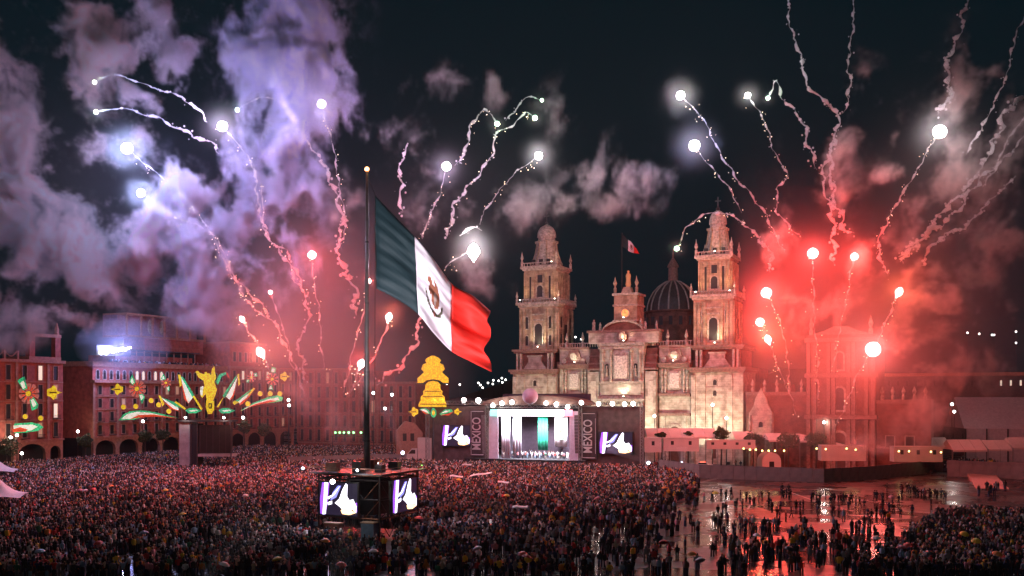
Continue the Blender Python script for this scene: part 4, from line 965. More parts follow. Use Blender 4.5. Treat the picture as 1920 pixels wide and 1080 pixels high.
def swoosh(outer, inner, red, D, label):
    S = [('green_edge', GL, outer, .1), ('white_body', WL, inner, .3), ('red_edge', RL, red, .5)]
    return fig('light_swoosh', label, D, S, group='curved ribbon lights')
swoosh([(-40,812),(-4,799),(30,794),(60,792),(74,795),(82,801),(72,808),(50,811),(34,812),(0,812)], [(-40,811),(0,801),(35,797),(62,796),(72,800),(60,807),(34,809),(0,811)], [(12,808),(40,801),(54,805),(50,809),(30,810)], 243, 'curved ribbon light low at the left edge')
swoosh([(223,788),(232,777),(244,771),(262,769),(282,771),(300,775),(334,783),(300,781),(270,781),(250,787)], [(228,786),(240,776),(258,772),(282,774),(310,780),(275,779),(250,785)], [(245,786),(262,778),(290,777),(334,784),(290,781),(262,783)], 262, 'long curved ribbon light at the left of the ray display')
swoosh([(450,771),(476,755),(502,745),(520,741),(531,745),(529,752),(512,755),(490,757),(470,763)], [(456,768),(480,756),(505,748),(522,745),(524,750),(508,752),(484,757)], [(452,771),(478,758),(508,750),(520,752),(495,757),(470,763)], 286, 'long curved ribbon light at the right of the ray display')
def ray(yel, gre, whi, red, D, label):
    S = [('white_stripe', WL, whi, .1), ('green_stripe', GL, gre, .2), ('red_stripe', RL, red, .2)] + [('yellow_edge', YL, y_, .35) for y_ in yel]
    return fig('light_ray', label, D, S, group='pointed light rays of the display')
ray([[(335,702),(339,703),(342,722),(338,726)], [(362,743),(365,742),(381,766),(378,769)]], [(339,704),(345,709),(366,742),(362,746)], [(339,706),(362,745),(354,756),(350,750)], [(340,712),(350,748),(354,757),(346,748)], 270, 'tall light ray left of the angel figure')
ray([[(298,741),(302,742),(309,757),(306,762)], [(328,754),(331,752),(350,766),(347,768)]], [(301,743),(310,748),(332,755),(342,766),(330,762)], [(302,745),(334,764),(336,769),(325,767)], [(304,750),(326,766),(338,772),(320,766)], 269, 'low slanting light ray left of the angel figure')
ray([[(446,702),(449,701),(451,720),(448,724)], [(417,748),(420,745),(410,764),(407,763)]], [(445,704),(442,706),(418,742),(422,746)], [(446,706),(424,744),(432,750),(436,745)], [(446,716),(438,746),(430,751),(436,742)], 280, 'tall light ray right of the angel figure')
ray([[(476,727),(479,729),(468,742),(466,740)], [(437,755),(440,751),(450,754),(440,759)]], [(475,729),(470,731),(442,751),(446,754)], [(475,731),(446,753),(451,758),(456,753)], [(474,737),(456,757),(449,760),(452,754)], 283, 'low slanting light ray right of the angel figure')
ang = [(390,776),(398,776),(400,768),(399,752),(404,742),(407,730),(402,716),(406,708),(404,700),(402,686),(398,692),(396,704),(392,699),(389,701),(388,697),(384,698),(384,702),(376,700),(371,695),(367,697),(373,708),(382,714),(384,724),(380,730),(376,742),(380,746),(386,738),(388,748),(386,762)]
fig('light_angel', 'yellow winged angel figure of lights in the middle of the display', 272, [('figure', YL, ang, .1), ('raised_ribbon', GL, [(405,716),(412,702),(424,697),(427,701),(416,706),(409,722)], .2), ('ribbon_tip', RL, [(424,697),(428,700),(432,710),(427,706)], .3), ('side_ribbon', WL, [(376,726),(382,724),(380,742),(376,740)], .25)])
fig('light_pedestal', 'yellow framed square light below the angel figure', 271, [('frame', YL, [(388,752),(402,752),(402,770),(388,770)], .1), ('core', DG, [(392,756),(398,756),(398,766),(392,766)], .3), ('stroke', YL, [(394,758),(396,758),(396,764),(394,764)], .5)])
for (a, lab) in ((0, 'green leaf shaped light left below the angel'), (62, 'green leaf shaped light right below the angel')):
    fig('light_leaf', lab, 270+a*.15, [('leaf', GL, [(348+a,769),(356+a,765),(366+a,765),(379+a,770),(368+a,775),(354+a,775)], .1), ('vein', WL, [(354+a,770),(368+a,768),(372+a,770),(360+a,772)], .3)], group='green leaf lights', c=(363+a, 770))
# the yellow bell
up = [(812-3,667),(812-12,672),(812-15,676),(812-12,680),(812-19,684),(812-22,692),(812-17,698),(812-22,703),(812-29,709),(812-29,718),(812-19,718),(812-12,713),(812,711),(812+12,713),(812+19,718),(812+29,718),(812+29,709),(812+22,703),(812+17,698),(812+22,692),(812+19,684),(812+12,680),(812+15,676),(812+12,672),(812+3,667)]
lo_ = [(812-9,716),(812-14,721),(812-15,730),(812-19,734),(812-18,740),(812-23,744),(812-23,751),(812-27,757),(812-27,763),(812+25,763),(812+25,757),(812+22,750),(812+22,744),(812+17,740),(812+18,734),(812+14,730),(812+14,721),(812+9,716),(812,714)]
YB = E('bulbs_bell', (1,.66,.015), 1.05, .7, 2.4)
S = [('crown', YB, up, .1), ('bell', YB, lo_, .1)]
for yy, hw_ in ((733, 15), (743, 19), (757, 24)): S.append(('dark_band', M('unlit_tube', (.25,.12,.02)), [(812-hw_, yy), (812+hw_, yy), (812+hw_, yy+1.4), (812-hw_, yy+1.4)], .3))
fig('light_bell', 'large yellow crowned bell of lights left of the cathedral', 246, S, c=(812, 715))
MB().tube([tuple(P(812, 763, 246.4)), tuple(P(812, 873, 246.4))], .2, 6).build('bell_mast', IRON, None, 'dark mast carrying the yellow bell of lights', 'mast')
swoosh([(786,768),(794,765),(803,768),(808,776),(800,775),(794,770)], [(788,768),(795,767),(802,771),(804,775),(797,772)], [(790,770),(796,772),(804,777),(797,776)], 245, 'small curved ribbon light under the bell, left part')
fig('light_badge', 'small green oval light with white core under the bell', 245, [('oval', GL, circ(813, 774, 5.5, 12, 9), .1), ('core', YL, circ(813, 774, 2.5, 10, 5), .3)], c=(813, 774))
swoosh([(824,776),(834,768),(846,767),(850,772),(838,775),(828,779)], [(827,775),(836,770),(844,770),(838,773)], [(826,778),(840,776),(850,772),(842,779)], 245, 'small curved ribbon light under the bell, right part')
# grey screen tower under the display, seen from behind
gt = empty('grey_screen_tower', tuple(gp(385, 884)), 0, 'tall grey clad scaffold with dark screen below the angel lights', 'scaffold tower')
def gz(py): return CAMH+(HZ-py)/F*gt.location.y
def gx(px): return (px-385)/F*gt.location.y
CLAD = mat('grey_cladding', (.38,.33,.33), var=.35, scale=.5)
MB().box(gx(336), gx(358), 0, 4, 0, gz(790)).build('side_cladding', CLAD, gt)
MB().box(gx(359), gx(371), -.2, 4, 0, gz(795)).build('dark_strip', BLK, gt)
MB().box(gx(372), gx(434), .3, 1.0, gz(850), gz(797)).build('screen_panel', M('dark_screen_panel', (.03,.025,.02), rough=.4), gt)
MB().box(gx(370), gx(436), -.2, 4, gz(856), gz(851)).build('lower_deck', CLAD, gt)
for px in (358, 371, 434): MB().tube([(gx(px), -.4, 0), (gx(px), -.4, gz(788))], .14, 5).build('post', DKT, gt)
MB().box(gx(334), gx(437), -.5, 4.1, gz(791), gz(788)).build('top_beam', DKT, gt)
for k in range(5): MB().box(gx(374+k*12), gx(374+k*12)+.12, .15, .297, gz(848), gz(799)).build('screen_rib', DKT, gt)
for (px, lab) in ((348, 'white lamp above the left edge of the grey scaffold tower'), (420, 'white lamp above the right part of the grey scaffold tower')):
    spotlight(P(px, 783, gt.location.y-.6), lab, 2.6, group='lamps over the grey scaffold tower', W=300)

# ------------------------------------------------------------------ barrier walls, tents, trailers, ramp on the right
WALLM = mat('grey_hoarding', (.23,.18,.17), var=.3, scale=.5)
def hoarding(pts, h, label, wd=2.2):
    o = empty('hoarding', (pts[0][0], pts[0][1], 0), 0, label, 'hoarding', 'grey hoardings around the closed area')
    for i in range(len(pts)-1):
        a, b_ = Vector(pts[i]), Vector(pts[i+1]); L_ = (b_-a).length; n = max(1, int(L_/wd)); ang = math.atan2((b_-a).y, (b_-a).x)
        me = MB().box(.02, L_/n-.02, -.08, .08, 0, h).mesh('panel', WALLM)
        for k in range(n):
            p = a+(b_-a)*k/n - Vector(pts[0]); q = link('panel', me, o, (p.x, p.y, 0), ang+R(random.uniform(-.8,.8)))
    return o
g_ = lambda px, py: tuple(gp(px, py).xy)
hoarding([g_(1236,884), g_(1312,896)], 2.9, 'grey hoarding behind the crowd edge, left stretch with lamps on top')
hoarding([g_(1312,896), g_(1440,901), g_(1545,905), g_(1640,899), g_(1768,884)], 2.9, 'long grey hoarding curving round the wet open paving')
hoarding([g_(540,876), g_(700,870), g_(866,872)], 2.6, 'dark low hoarding left of the stage behind the crowd')
hoarding([g_(1776,893), g_(1920,899), g_(1990,901)], 3.6, 'dark hoarding behind the ramp at the right')
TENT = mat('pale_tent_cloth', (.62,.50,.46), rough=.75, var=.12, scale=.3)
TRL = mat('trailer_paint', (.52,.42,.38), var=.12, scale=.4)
def marquee(px0, px1, pyt, pyb, D, label, bays, dp=7, ridge=True):
    a = P(px0, pyb, D); b_ = P(px1, pyb, D); zt = P(px0, pyt, D).z; L_ = b_.x-a.x
    o = empty('marquee', (a.x, D, 0), 0, label, 'tent', 'pale marquees beyond the hoarding')
    bw = L_/bays
    for k in range(bays):
        x0, x1 = k*bw+.04, (k+1)*bw-.04
        MB().add([(x0,-dp/2,a.z),(x1,-dp/2,a.z),(x1,0,zt),(x0,0,zt),(x0,dp/2,a.z),(x1,dp/2,a.z)], [(0,1,2,3),(3,2,5,4),(0,3,4),(1,5,2)]).build('roof_panel', TENT, o)
    for k in range(bays+1):
        MB().tube([(k*bw,-dp/2,0),(k*bw,-dp/2,a.z)], .07, 4).build('post', TRUSS, o)
    MB().box(0, L_, -dp/2-.03, -dp/2, a.z-.45, a.z-.004).build('valance', TENT, o)
    return o
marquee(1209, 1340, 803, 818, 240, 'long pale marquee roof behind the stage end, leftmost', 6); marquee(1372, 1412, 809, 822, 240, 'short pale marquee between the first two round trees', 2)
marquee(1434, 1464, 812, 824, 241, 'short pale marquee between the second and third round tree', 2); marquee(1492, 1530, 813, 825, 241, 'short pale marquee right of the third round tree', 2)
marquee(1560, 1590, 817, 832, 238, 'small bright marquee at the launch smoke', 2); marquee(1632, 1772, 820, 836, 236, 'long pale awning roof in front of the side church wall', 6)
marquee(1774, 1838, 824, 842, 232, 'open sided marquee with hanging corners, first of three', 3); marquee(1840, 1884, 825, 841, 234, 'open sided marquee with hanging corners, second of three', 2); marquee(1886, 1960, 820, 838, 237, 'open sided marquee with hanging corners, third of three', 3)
def trailer(px0, px1, pyt, pyb, D, label, nw=3, m_=None, dark=None):
    a = P(px0, pyb, D); b_ = P(px1, pyt, D); L_ = b_.x-a.x; z0 = max(.6, a.z)
    o = empty('site_trailer', (a.x, D, 0), R(-4), label, 'trailer', 'pale site trailers')
    MB().box(0, L_, 0, 3, z0, b_.z).build('body', m_ or TRL, o)
    for k in range(nw):
        x = L_*(k+.5)/nw; MB().box(x-.35, x+.35, -.03, -.003, z0+(b_.z-z0)*.5, z0+(b_.z-z0)*.8).build('window', DARK, o)
    for x in (L_*.2, L_*.8):
        MB().tube([(x,.3,.45),(x,.7,.45)], .45, 12).build('wheel', BLK, o)
    MB().box(-.05, L_+.05, -.06, 3.05, b_.z+.002, b_.z+.12).build('roof_rim', TRL, o)
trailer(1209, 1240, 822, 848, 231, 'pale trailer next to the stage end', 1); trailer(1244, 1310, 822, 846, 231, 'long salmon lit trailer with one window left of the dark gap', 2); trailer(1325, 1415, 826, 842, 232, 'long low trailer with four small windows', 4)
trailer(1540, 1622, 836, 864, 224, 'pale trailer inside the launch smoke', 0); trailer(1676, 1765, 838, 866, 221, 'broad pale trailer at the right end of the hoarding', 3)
ar = empty('arched_tent', tuple(gp(1447, 880)), 0, 'small white arch roofed tent between two round trees', 'tent')
MB().prism([(-2.3,0),(2.3,0),(2.3,1.9)]+[(2.3*math.cos(R(t)), 1.9+2.2*math.sin(R(t))) for t in range(15, 166, 15)]+[(-2.3,1.9)], 0, 5).build('cover', TENT, ar); MB().box(-.6,.6,-.03,-.003,0,1.9).build('doorway', DARK, ar)
# round clipped trees
LEAF = mat('dark_leaves', (.055,.075,.03), rough=.8, var=.5, scale=2); BARK = M('bark', (.07,.05,.04))
def tree(px, py, r_px, D, label, seed, name='round_tree', sq=.85):
    c = P(px, py, D); rr = r_px*D/F; o = empty(name, (c.x, D, 0), 0, label, 'tree', 'round clipped trees')
    MB().tube([(0,0,0),(.1,0,c.z*.6),(0,.1,c.z)], [.22,.16,.08], 6).build('trunk', BARK, o)
    r = random.Random(seed); m = MB()
    for k in range(1500):
        v = Vector((r.gauss(0,1), r.gauss(0,1), r.gauss(0,1))).normalized()*(r.random()**.33)
        ww = 1+.16*math.sin(5*v.x+seed)+.14*math.sin(7*v.z+2*v.y)
        p = Vector((v.x*rr*ww, v.y*rr*ww, v.z*rr*sq*ww)); s = r.uniform(.10,.26)
        a = Vector((r.gauss(0,1), r.gauss(0,1), r.gauss(0,1))).normalized()*s; b_ = a.cross(Vector((r.gauss(0,1), r.gauss(0,1), r.gauss(0,1)))).normalized()*s*.7
        m.add([p-a, p+b_, p+a, p-b_], [(0,1,2,3)])
    m.build('crown', LEAF, o, loc=(0,0,c.z))
for k, (px, py, rp, D, lab) in enumerate(((1352,813,15,236,'round tree behind the low trailer, first from the left'), (1412,824,18,235,'second round tree, left of the small arched tent'), (1478,826,20,234,'biggest round tree, right of the small arched tent'), (1530,824,18,236,'round tree at the edge of the launch smoke'), (1240,816,10,237,'small dark tree over the trailer beside the stage'), (1290,814,9,238,'sparse little tree above the long salmon trailer'))): tree(px, py, rp, D, lab, 40+k, sq=.8 if k < 4 else .5)
for k, (px, py, rp, D, lab) in enumerate(((272,818,13,262,'small dark tree before the arcade, left one'), (305,815,12,268,'small dark tree before the arcade, right one'), (12,836,22,236,'dark bushy tree low at the left edge'), (160,826,14,262,'dark tree in the side street mouth'), (458,800,14,285,'dark tree right of the grey scaffold tower'), (495,805,14,287,'dark tree below the right ribbon light'))): tree(px, py, rp, D, lab, 60+k)
# yellow bulbs on a string
for k, (px, py) in enumerate(((1394,841),(1406,843),(1417,843),(1429,845),(1441,845),(1453,845),(1470,845),(1531,841),(1548,842),(1587,841),(1604,843),(1685,846),(1704,846),(1745,847),(1764,848))):
    spotlight(P(px, py, 222 if px < 1500 else 218), 'small yellow bulb on the string over the hoarding, number counted from the left: ' + ['first','second','third','fourth','fifth','sixth','seventh','eighth','ninth','tenth','eleventh','twelfth','thirteenth','fourteenth','last'][k], 2.1, group='yellow bulbs along the hoarding', W=25, col=(1,.8,.35), mt=E('bulb_yellow', (1,.78,.25), 5), name='string_bulb')
# white car with light bar, stair tower, road barrier
cr_ = empty('patrol_car', (*P(1318, 858, 226).xy, 0), R(-15), 'white car with red light bar parked behind the hoarding', 'car')
MB().prism([(-2.2,.35),(2.2,.35),(2.25,.9),(1.4,1.0),(.8,1.45),(-.9,1.45),(-1.5,1.0),(-2.25,.85)], -.85, .85).build('body', M('car_white', (.6,.58,.56), rough=.3), cr_, loc=(0,0,.9)); MB().prism([(-1.25,1.02),(1.15,1.02),(.7,1.38),(-.8,1.38)], -.87, .87).build('windows', DARK, cr_, loc=(0,0,.9))
MB().box(-.5,.5,-.5,.5,1.452,1.6).build('light_bar', E('red_bar', (1,.1,.05), 4), cr_, loc=(0,0,.9))
for x in (-1.4, 1.4): MB().tube([(x,-.9,.35),(x,.9,.35)], .35, 10).build('wheel', BLK, cr_, loc=(0,0,.9))
MB().box(-3.5, 3.5, -2, 2, 0, .88).build('vehicle_deck', M('dark_deck', (.05,.045,.045)), None, 'dark raised deck under the white car behind the hoarding', 'platform', loc=(*P(1318, 858, 226).xy, 0))
rp_ = MB(); q = [gp(1806,884), gp(1850,882), gp(1893,918), gp(1830,916)]
o_ = q[0]; rp_.add([(*(p-o_).xy, .02) for p in q] + [(*(q[0]-o_).xy, 1.3), (*(q[1]-o_).xy, 1.3), (*(q[2]-o_).xy, .06), (*(q[3]-o_).xy, .06)], [(4,5,6,7)[::-1], (0,1,5,4), (1,2,6,5), (2,3,7,6), (3,0,4,7)])
rp_.build('carpet_ramp', mat('dusty_rose_carpet', (.36,.20,.17), var=.15), None, 'dusty rose ramp sloping down to the wet paving at the right', 'ramp', loc=tuple(o_))
bt_ = empty('white_big_tent', (*P(1876, 800, 262).xy, 0), R(-10), 'large greyish white exhibition tent at the right edge', 'tent')
for k in range(6): MB().prism([(-9+k*5.4+.05,0),(-3.7+k*5.4,0),(-3.7+k*5.4,9.0),(-9+k*5.4+.05,9.0)], 0, .3).build('wall_panel', mat('tent_wall', (.42,.34,.36), var=.15) if k == 0 else bpy.data.materials['tent_wall'], bt_)
MB().prism([(0,9.0),(20,9.0),(10,17.6)], -9.3, 24, axis='x').build('roof', bpy.data.materials['tent_wall'], bt_)
for k in range(7): MB().tube([(-9+k*5.4,-.25,0),(-9+k*5.4,-.25,9)], .18, 5).build('mast', DKT, bt_)
# white peak tents at lower left
def peak_tent(px, py, D, w_, zt, ze, label):
    c = P(px, py, D); o = empty('peak_tent', (c.x, D, 0), R(15), label, 'tent', 'white peak tents')
    n = 8; V = []; Fs = []
    for i in range(n+1):
        u = i/n; z = ze+(zt-ze)*(1-u)**2.2; h = .15+(w_/2)*u
        for a in range(16):
            t = a/16*4; s_ = int(t); f_ = t-s_; cs = [(-1,-1),(1,-1),(1,1),(-1,1),(-1,-1)]
            x = cs[s_][0]*(1-f_)+cs[s_+1][0]*f_; y = cs[s_][1]*(1-f_)+cs[s_+1][1]*f_
            V.append((x*h, y*h, z - .5*u*(1-abs(2*f_-1))*0 + .35*u*math.sin(math.pi*f_)))
    for i in range(n):
        for a in range(16): b2 = (a+1) % 16; Fs.append((i*16+a, (i+1)*16+a, (i+1)*16+b2, i*16+b2))
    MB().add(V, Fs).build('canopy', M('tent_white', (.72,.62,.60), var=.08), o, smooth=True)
    for x in (-1,1):
        for y in (-1,1): MB().tube([(x*w_/2*.98,y*w_/2*.98,0),(x*w_/2*.98,y*w_/2*.98,ze)], .07, 5).build('pole', TRUSS, o)
peak_tent(-8, 928, 142, 8, P(0,893,142).z, P(0,930,142).z, 'white peak tent cut by the left edge, nearer one'); peak_tent(-6, 880, 205, 8, P(0,862,205).z, P(0,883,205).z, 'white peak tent cut by the left edge, farther one')
ft = empty('flat_canopy', (*P(898, 980, 128).xy, 0), R(-20), 'flat wet glistening canopy amid the crowd right of the screen tower', 'canopy')
fz = P(898, 980, 128).z
MB().prism([(-2.7,fz),(2.7,fz),(2.5,fz+.22),(-2.5,fz+.22)], -2.2, 2.2).build('top', mat('wet_sheet', (.5,.48,.45), rough=.25, var=.5, scale=3), ft)
for x in (-2.5, 2.5):
    for y in (-2, 2): MB().tube([(x,y,0),(x,y,fz)], .06, 5).build('leg', TRUSS, ft)
# white lorry, cabin, and big box tent left of the stage
lr = empty('white_lorry', (*P(790, 835, 250).xy, 0), 0, 'pale box lorry with cab parked left of the stage wing', 'lorry')
MB().box(-1.0, 3.4, 0, 3, 1.3, 7.0).build('box', TRL, lr); MB().prism([(-4.0,1.0),(-1.1,1.0),(-1.1,4.2),(-2.6,4.2),(-3.7,2.9)], .1, 2.8).build('cab', TRL, lr)
MB().prism([(-3.45,2.9),(-2.55,3.9),(-1.6,3.9),(-1.6,2.9)], .05, .097).build('cab_window', DARK, lr)
for x in (-2.8, 1.0, 2.5): MB().tube([(x,0,.7),(x,.4,.7)], .7, 12).build('wheel', BLK, lr)
bx = empty('white_stall', (*P(768, 810, 255).xy, 0), R(8), 'salmon lit gabled stall behind the lorry', 'stall')
MB().prism([(-3.5,0),(3.5,0),(3.5,8.2),(1.5,10.6),(-1.2,11.2),(-3.5,8.6)], 0, 5).build('shell', mat('stall_cloth', (.34,.17,.12), var=.2), bx)
for x in (-1.8, .2): MB().box(x, x+1.0, -.04, -.004, 6.0, 8.0).build('opening', DARK, bx)
# green lamps on a bar, left of the flagpole
gb = empty('lamp_bar', tuple(P(655, 815, 250)), 0, 'metal bar on two posts carrying green lamps left of the flagpole', 'lamp bar')
MB().tube([(-5,0,-.4),(6,0,-.4)], .08, 4).build('bar', IRON, gb)
for x in (-4.4, 4.4): MB().tube([(x,0,-.4),(x,0,-gb.location.z)], .1, 5).build('post', IRON, gb)
for k, px in enumerate((629, 637, 645, 654, 663, 677)):
    spotlight(P(px, 811, 250), 'green lamp on the bar left of the flagpole, ' + ['leftmost','second','third','fourth','fifth','rightmost'][k] + ' of six', 2.4 if k != 3 else 2.8, group='green lamps on a bar', W=60, col=(.2,1,.3), mt=E('green_lamp2', (.25,1,.30), 5), name='bar_lamp')
# street lamps and other light points
SLW = E('street_lamp_white', (1,.96,.92), 11)
def street_lamp(px, py, D, label, rp=2.8, W=500, col=(1,.88,.8)):
    p = P(px, py, D); o = empty('street_lamp', (p.x, D, 0), 0, label, 'street lamp', 'street lamps round the square')
    MB().tube([(0,0,0),(0,0,p.z-.3)], [.14,.08], 6).build('post', IRON, o)
    MB().ball((0,0,p.z), rp*D/F, 8).build('lamp_head', SLW, o); lamp('POINT', (0,-.3,p.z-.1) if False else (0,-rp*D/F-.15,p.z), W, col, o, .3, 'street_light')
SL = [(20,820,238,'white street lamp low at the left edge before the turreted building'),(32,816,239,'street lamp beside the one at the left edge'),(41,850,232,'street lamp in front of the leftmost arcade'),(146,809,262,'street lamp in the mouth of the dark side street'),(541,750,282,'street lamp at the right end of the decorated buildings'),(542,760,284,'second lamp right below the one at the building end') ,(735,740,262,'twin street lamp between flagpole and stage'),(700,737,275,'street lamp just right of the flagpole'),(722,766,264,'lower street lamp between flagpole and stage'),(1227,780,245,'street lamp before the right bay of the cathedral'),(1336,759,246,'green white street lamp at the right bell tower'),(1362,784,244,'street lamp at the foot of the right bell tower'),(1545,792,236,'street lamp before the side church portal'),(1687,795,234,'street lamp right of the side church'),(1789,772,240,'lone street lamp over the tents at right'),(456,783,284,'street lamp under the right part of the light display'),(268,790,262,'street lamp before the arcade under the ribbon light'),(1785,758,258,'far small lamp above the lone one at right')]
for (px, py, D, lab) in SL: street_lamp(px, py, D, lab)
# city lights far behind
far = [(915,718),(925,713),(924,720),(901,722),(905,727),(897,718),(948,712),(941,709),(942,717),(935,714),(1079,632),(1090,636),(1814,624),(1836,626),(1860,628),(1864,628),(1905,643),(1847,732),(1905,622),(838,722),(862,721)]
far.sort()
ORD_ = ['first','second','third','fourth','fifth','sixth','seventh','eighth','ninth','tenth','eleventh','twelfth','thirteenth','fourteenth']
for kf, (px, py) in enumerate(far):
    p = P(px, py, 575); zb = 14
    o = empty('city_light', (p.x, 575, 0), 0, 'tiny far white light %s, %s from left' % (('beyond the roofs left of the cathedral', ORD_[kf]) if px < 1000 else ('in the gap by the clock tower', ORD_[sum(1 for q in far[:kf] if q[0] > 1000)]) if px < 1200 else ('in the dark at upper right', ORD_[sum(1 for q in far[:kf] if q[0] > 1200)])), 'street lamp', 'tiny city lights far behind')
    MB().ball((0,0,p.z), .62, 6).build('lamp_head', E('far_lamp', (1,.95,.9), 5), o); MB().tube([(0,0,0),(0,0,p.z-.5)], .12, 4).build('post', IRON, o)
# ------------------------------------------------------------------ people
SKIN = [mat('skin_a', (.42,.22,.14), var=.1), mat('skin_b', (.30,.15,.09), var=.1)]
HAIR = [M('hair_black', (.012,.010,.010)), M('hair_brown', (.045,.025,.015))]
CL = {'black': (.012,.012,.014), 'charcoal': (.035,.035,.04), 'navy': (.02,.03,.075), 'red': (.38,.03,.025), 'white': (.62,.58,.56), 'pale blue': (.22,.33,.42), 'yellow': (.62,.38,.03),
      'brown': (.12,.06,.035), 'pink': (.55,.20,.24), 'orange': (.58,.19,.03), 'green': (.04,.16,.08), 'grey': (.17,.16,.17), 'beige': (.42,.32,.23), 'maroon': (.14,.02,.03)}
CM = {k: M('cloth_' + k.replace(' ', '_'), v, rough=.9, var=.25) for k, v in CL.items()}
def skin_mesh(name, nodes, edges, radii, mats, sub=1):
    me = bpy.data.meshes.new(name+'_s'); me.from_pydata(nodes, edges, []); ob = bpy.data.objects.new(name+'_s', me); C.objects.link(ob)
    sk = ob.modifiers.new('s', 'SKIN')
    for v, r_ in zip(me.skin_vertices[0].data, radii): v.radius = r_ if hasattr(r_, '__len__') else (r_, r_)
    me.skin_vertices[0].data[0].use_root = True
    sb_ = ob.modifiers.new('u', 'SUBSURF'); sb_.levels = sub; sb_.render_levels = sub
    bpy.context.view_layer.update()
    out = bpy.data.meshes.new_from_object(ob.evaluated_get(bpy.context.evaluated_depsgraph_get())); out.name = name
    bpy.data.objects.remove(ob); out.materials.clear(); out.materials.append(mats)
    for p in out.polygons: p.use_smooth = True
    return out
def limb_pose(kind):
    # joints: hip, knee, ankle, toe for each leg; elbow, wrist for each arm (x right, y forward, z up)
    legs = {s: [(s*.10, 0, .92), (s*.11, .02, .50), (s*.11, -.02, .09), (s*.12, .14, .03)] for s in (-1, 1)}
    arms = {s: [(s*.20, 0, 1.43), (s*.25, -.02, 1.14), (s*.25, .06, .89)] for s in (-1, 1)}
    if kind == 'walk': legs[1][1:] = [(.11, .16, .52), (.11, .22, .10), (.12, .37, .05)]; legs[-1][1:] = [(-.11, -.08, .50), (-.11, -.30, .14), (-.12, -.18, .04)]; arms[1][1:] = [(.25,-.14,1.16),(.25,-.20,.93)]; arms[-1][1:] = [(-.25,.10,1.16),(-.24,.26,.99)]
    if kind == 'arm_up': arms[1][1:] = [(.32, .10, 1.62), (.27, .14, 1.90)]
    if kind == 'photo': 
        for s in (-1, 1): arms[s][1:] = [(s*.27, .22, 1.34), (s*.08, .36, 1.58)]
    if kind == 'both_up':
        for s in (-1, 1): arms[s][1:] = [(s*.36, .02, 1.62), (s*.34, .06, 1.90)]
    if kind == 'pockets':
        for s in (-1, 1): arms[s][1:] = [(s*.30, -.04, 1.16), (s*.18, .12, 1.0)]; legs[s][1:] = [(s*.14, .02, .50), (s*.17, -.02, .09), (s*.19, .13, .03)]
    return legs, arms
def person_meshes(kind):
    legs, arms = limb_pose(kind)
    N = [(0,0,.95), (0,0,1.15), (0,.01,1.38), (0,0,1.50), (0,.015,1.60), (0,.02,1.70)]; E_ = [(0,1),(1,2),(2,3),(3,4),(4,5)]; Rd = [.12,.12,.12,.055,.075,.075]
    def add(p, r_, par): N.append(p); Rd.append(r_); E_.append((par, len(N)-1)); return len(N)-1
    for s in (-1, 1):
        a = 0
        for p, r_ in zip(legs[s], (.09,.06,.045,.035)): a = add(p, r_, a)
        a = 2
        for p, r_ in zip(arms[s], (.055,.042,.030)): a = add(p, r_, a)
        el, wr = Vector(arms[s][1]), Vector(arms[s][2]); d = (wr-el).normalized(); sd = d.cross(Vector((0,1,.1))).normalized()
        palm = add(tuple(wr+d*.07), .032, a)
        for k, (ln, of) in enumerate(((.07,-.03),(.085,-.01),(.08,.01),(.06,.03))):
            f1 = add(tuple(wr+d*(.10+ln*.4)+sd*of), .010, palm); add(tuple(wr+d*(.09+ln)+sd*of*1.2+Vector((0,.03,0))), .008, f1)
        th_ = add(tuple(wr+d*.06+sd*(-.055*s)), .011, palm); add(tuple(wr+d*.10+sd*(-.075*s)), .009, th_)
    body = skin_mesh('person_body_'+kind, N, E_, Rd, SKIN[0])
    # jacket
    N = [(0,0,.86), (0,0,1.0), (0,0,1.2), (0,.01,1.40), (0,.0,1.50)]; E_ = [(0,1),(1,2),(2,3),(3,4)]; Rd = [(.19,.145),(.18,.14),(.18,.14),(.19,.13),(.085,.085)]
    for s in (-1, 1):
        a = 3
        for i, (p, r_) in enumerate(zip(arms[s], (.085,.07,.055))): a = add(p, r_, a)
    jacket = skin_mesh('jacket_'+kind, N, E_, Rd, CM['black'])
    N = [(0,0,.95),(0,0,.90)]; E_ = [(0,1)]; Rd = [(.16,.12),(.15,.12)]
    for s in (-1, 1):
        a = 1
        for p, r_ in zip(legs[s][:3], (.11,.082,.07)): a = add((p[0], p[1], p[2]-.03 if p[2] > .8 else p[2]), r_, a)
    trousers = skin_mesh('trousers_'+kind, N, E_, Rd, CM['charcoal'])
    shoes = MB()
    for s in (-1, 1):
        an, to = Vector(legs[s][2]), Vector(legs[s][3]); shoes.tube([tuple(an-Vector((0,.06,.04))), tuple((an+to)/2-Vector((0,0,.02))), tuple(to+Vector((0,.05,0)))], [.05,.055,.035], 6)
    hair = MB().ball((0,-.01,1.70), .112, 10, sz=1.12)
    hair = MB().lathe(0, -.012, [(.085,1.60),(.112,1.66),(.115,1.72),(.09,1.79),(.04,1.825),(.005,1.83)], 10)
    nose = MB().add([(-.014,.098,1.645),(.014,.098,1.645),(0,.128,1.648),(0,.10,1.69)], [(0,1,2),(0,2,3),(2,1,3)])
    hood = MB().lathe(0, -.03, [(.10,1.48),(.135,1.56),(.14,1.68),(.12,1.78),(.05,1.84),(.005,1.85)], 10)
    return dict(body=body, jacket=jacket, trousers=trousers, shoes=shoes.mesh('shoes', BLK), hair=hair.mesh('hair', HAIR[0]), hood=hood.mesh('hood', CM['black']), nose=nose.mesh('nose', SKIN[0]))
KINDS_ = ['stand', 'walk', 'arm_up', 'photo', 'both_up', 'pockets']
PM = {k: person_meshes(k) for k in KINDS_}
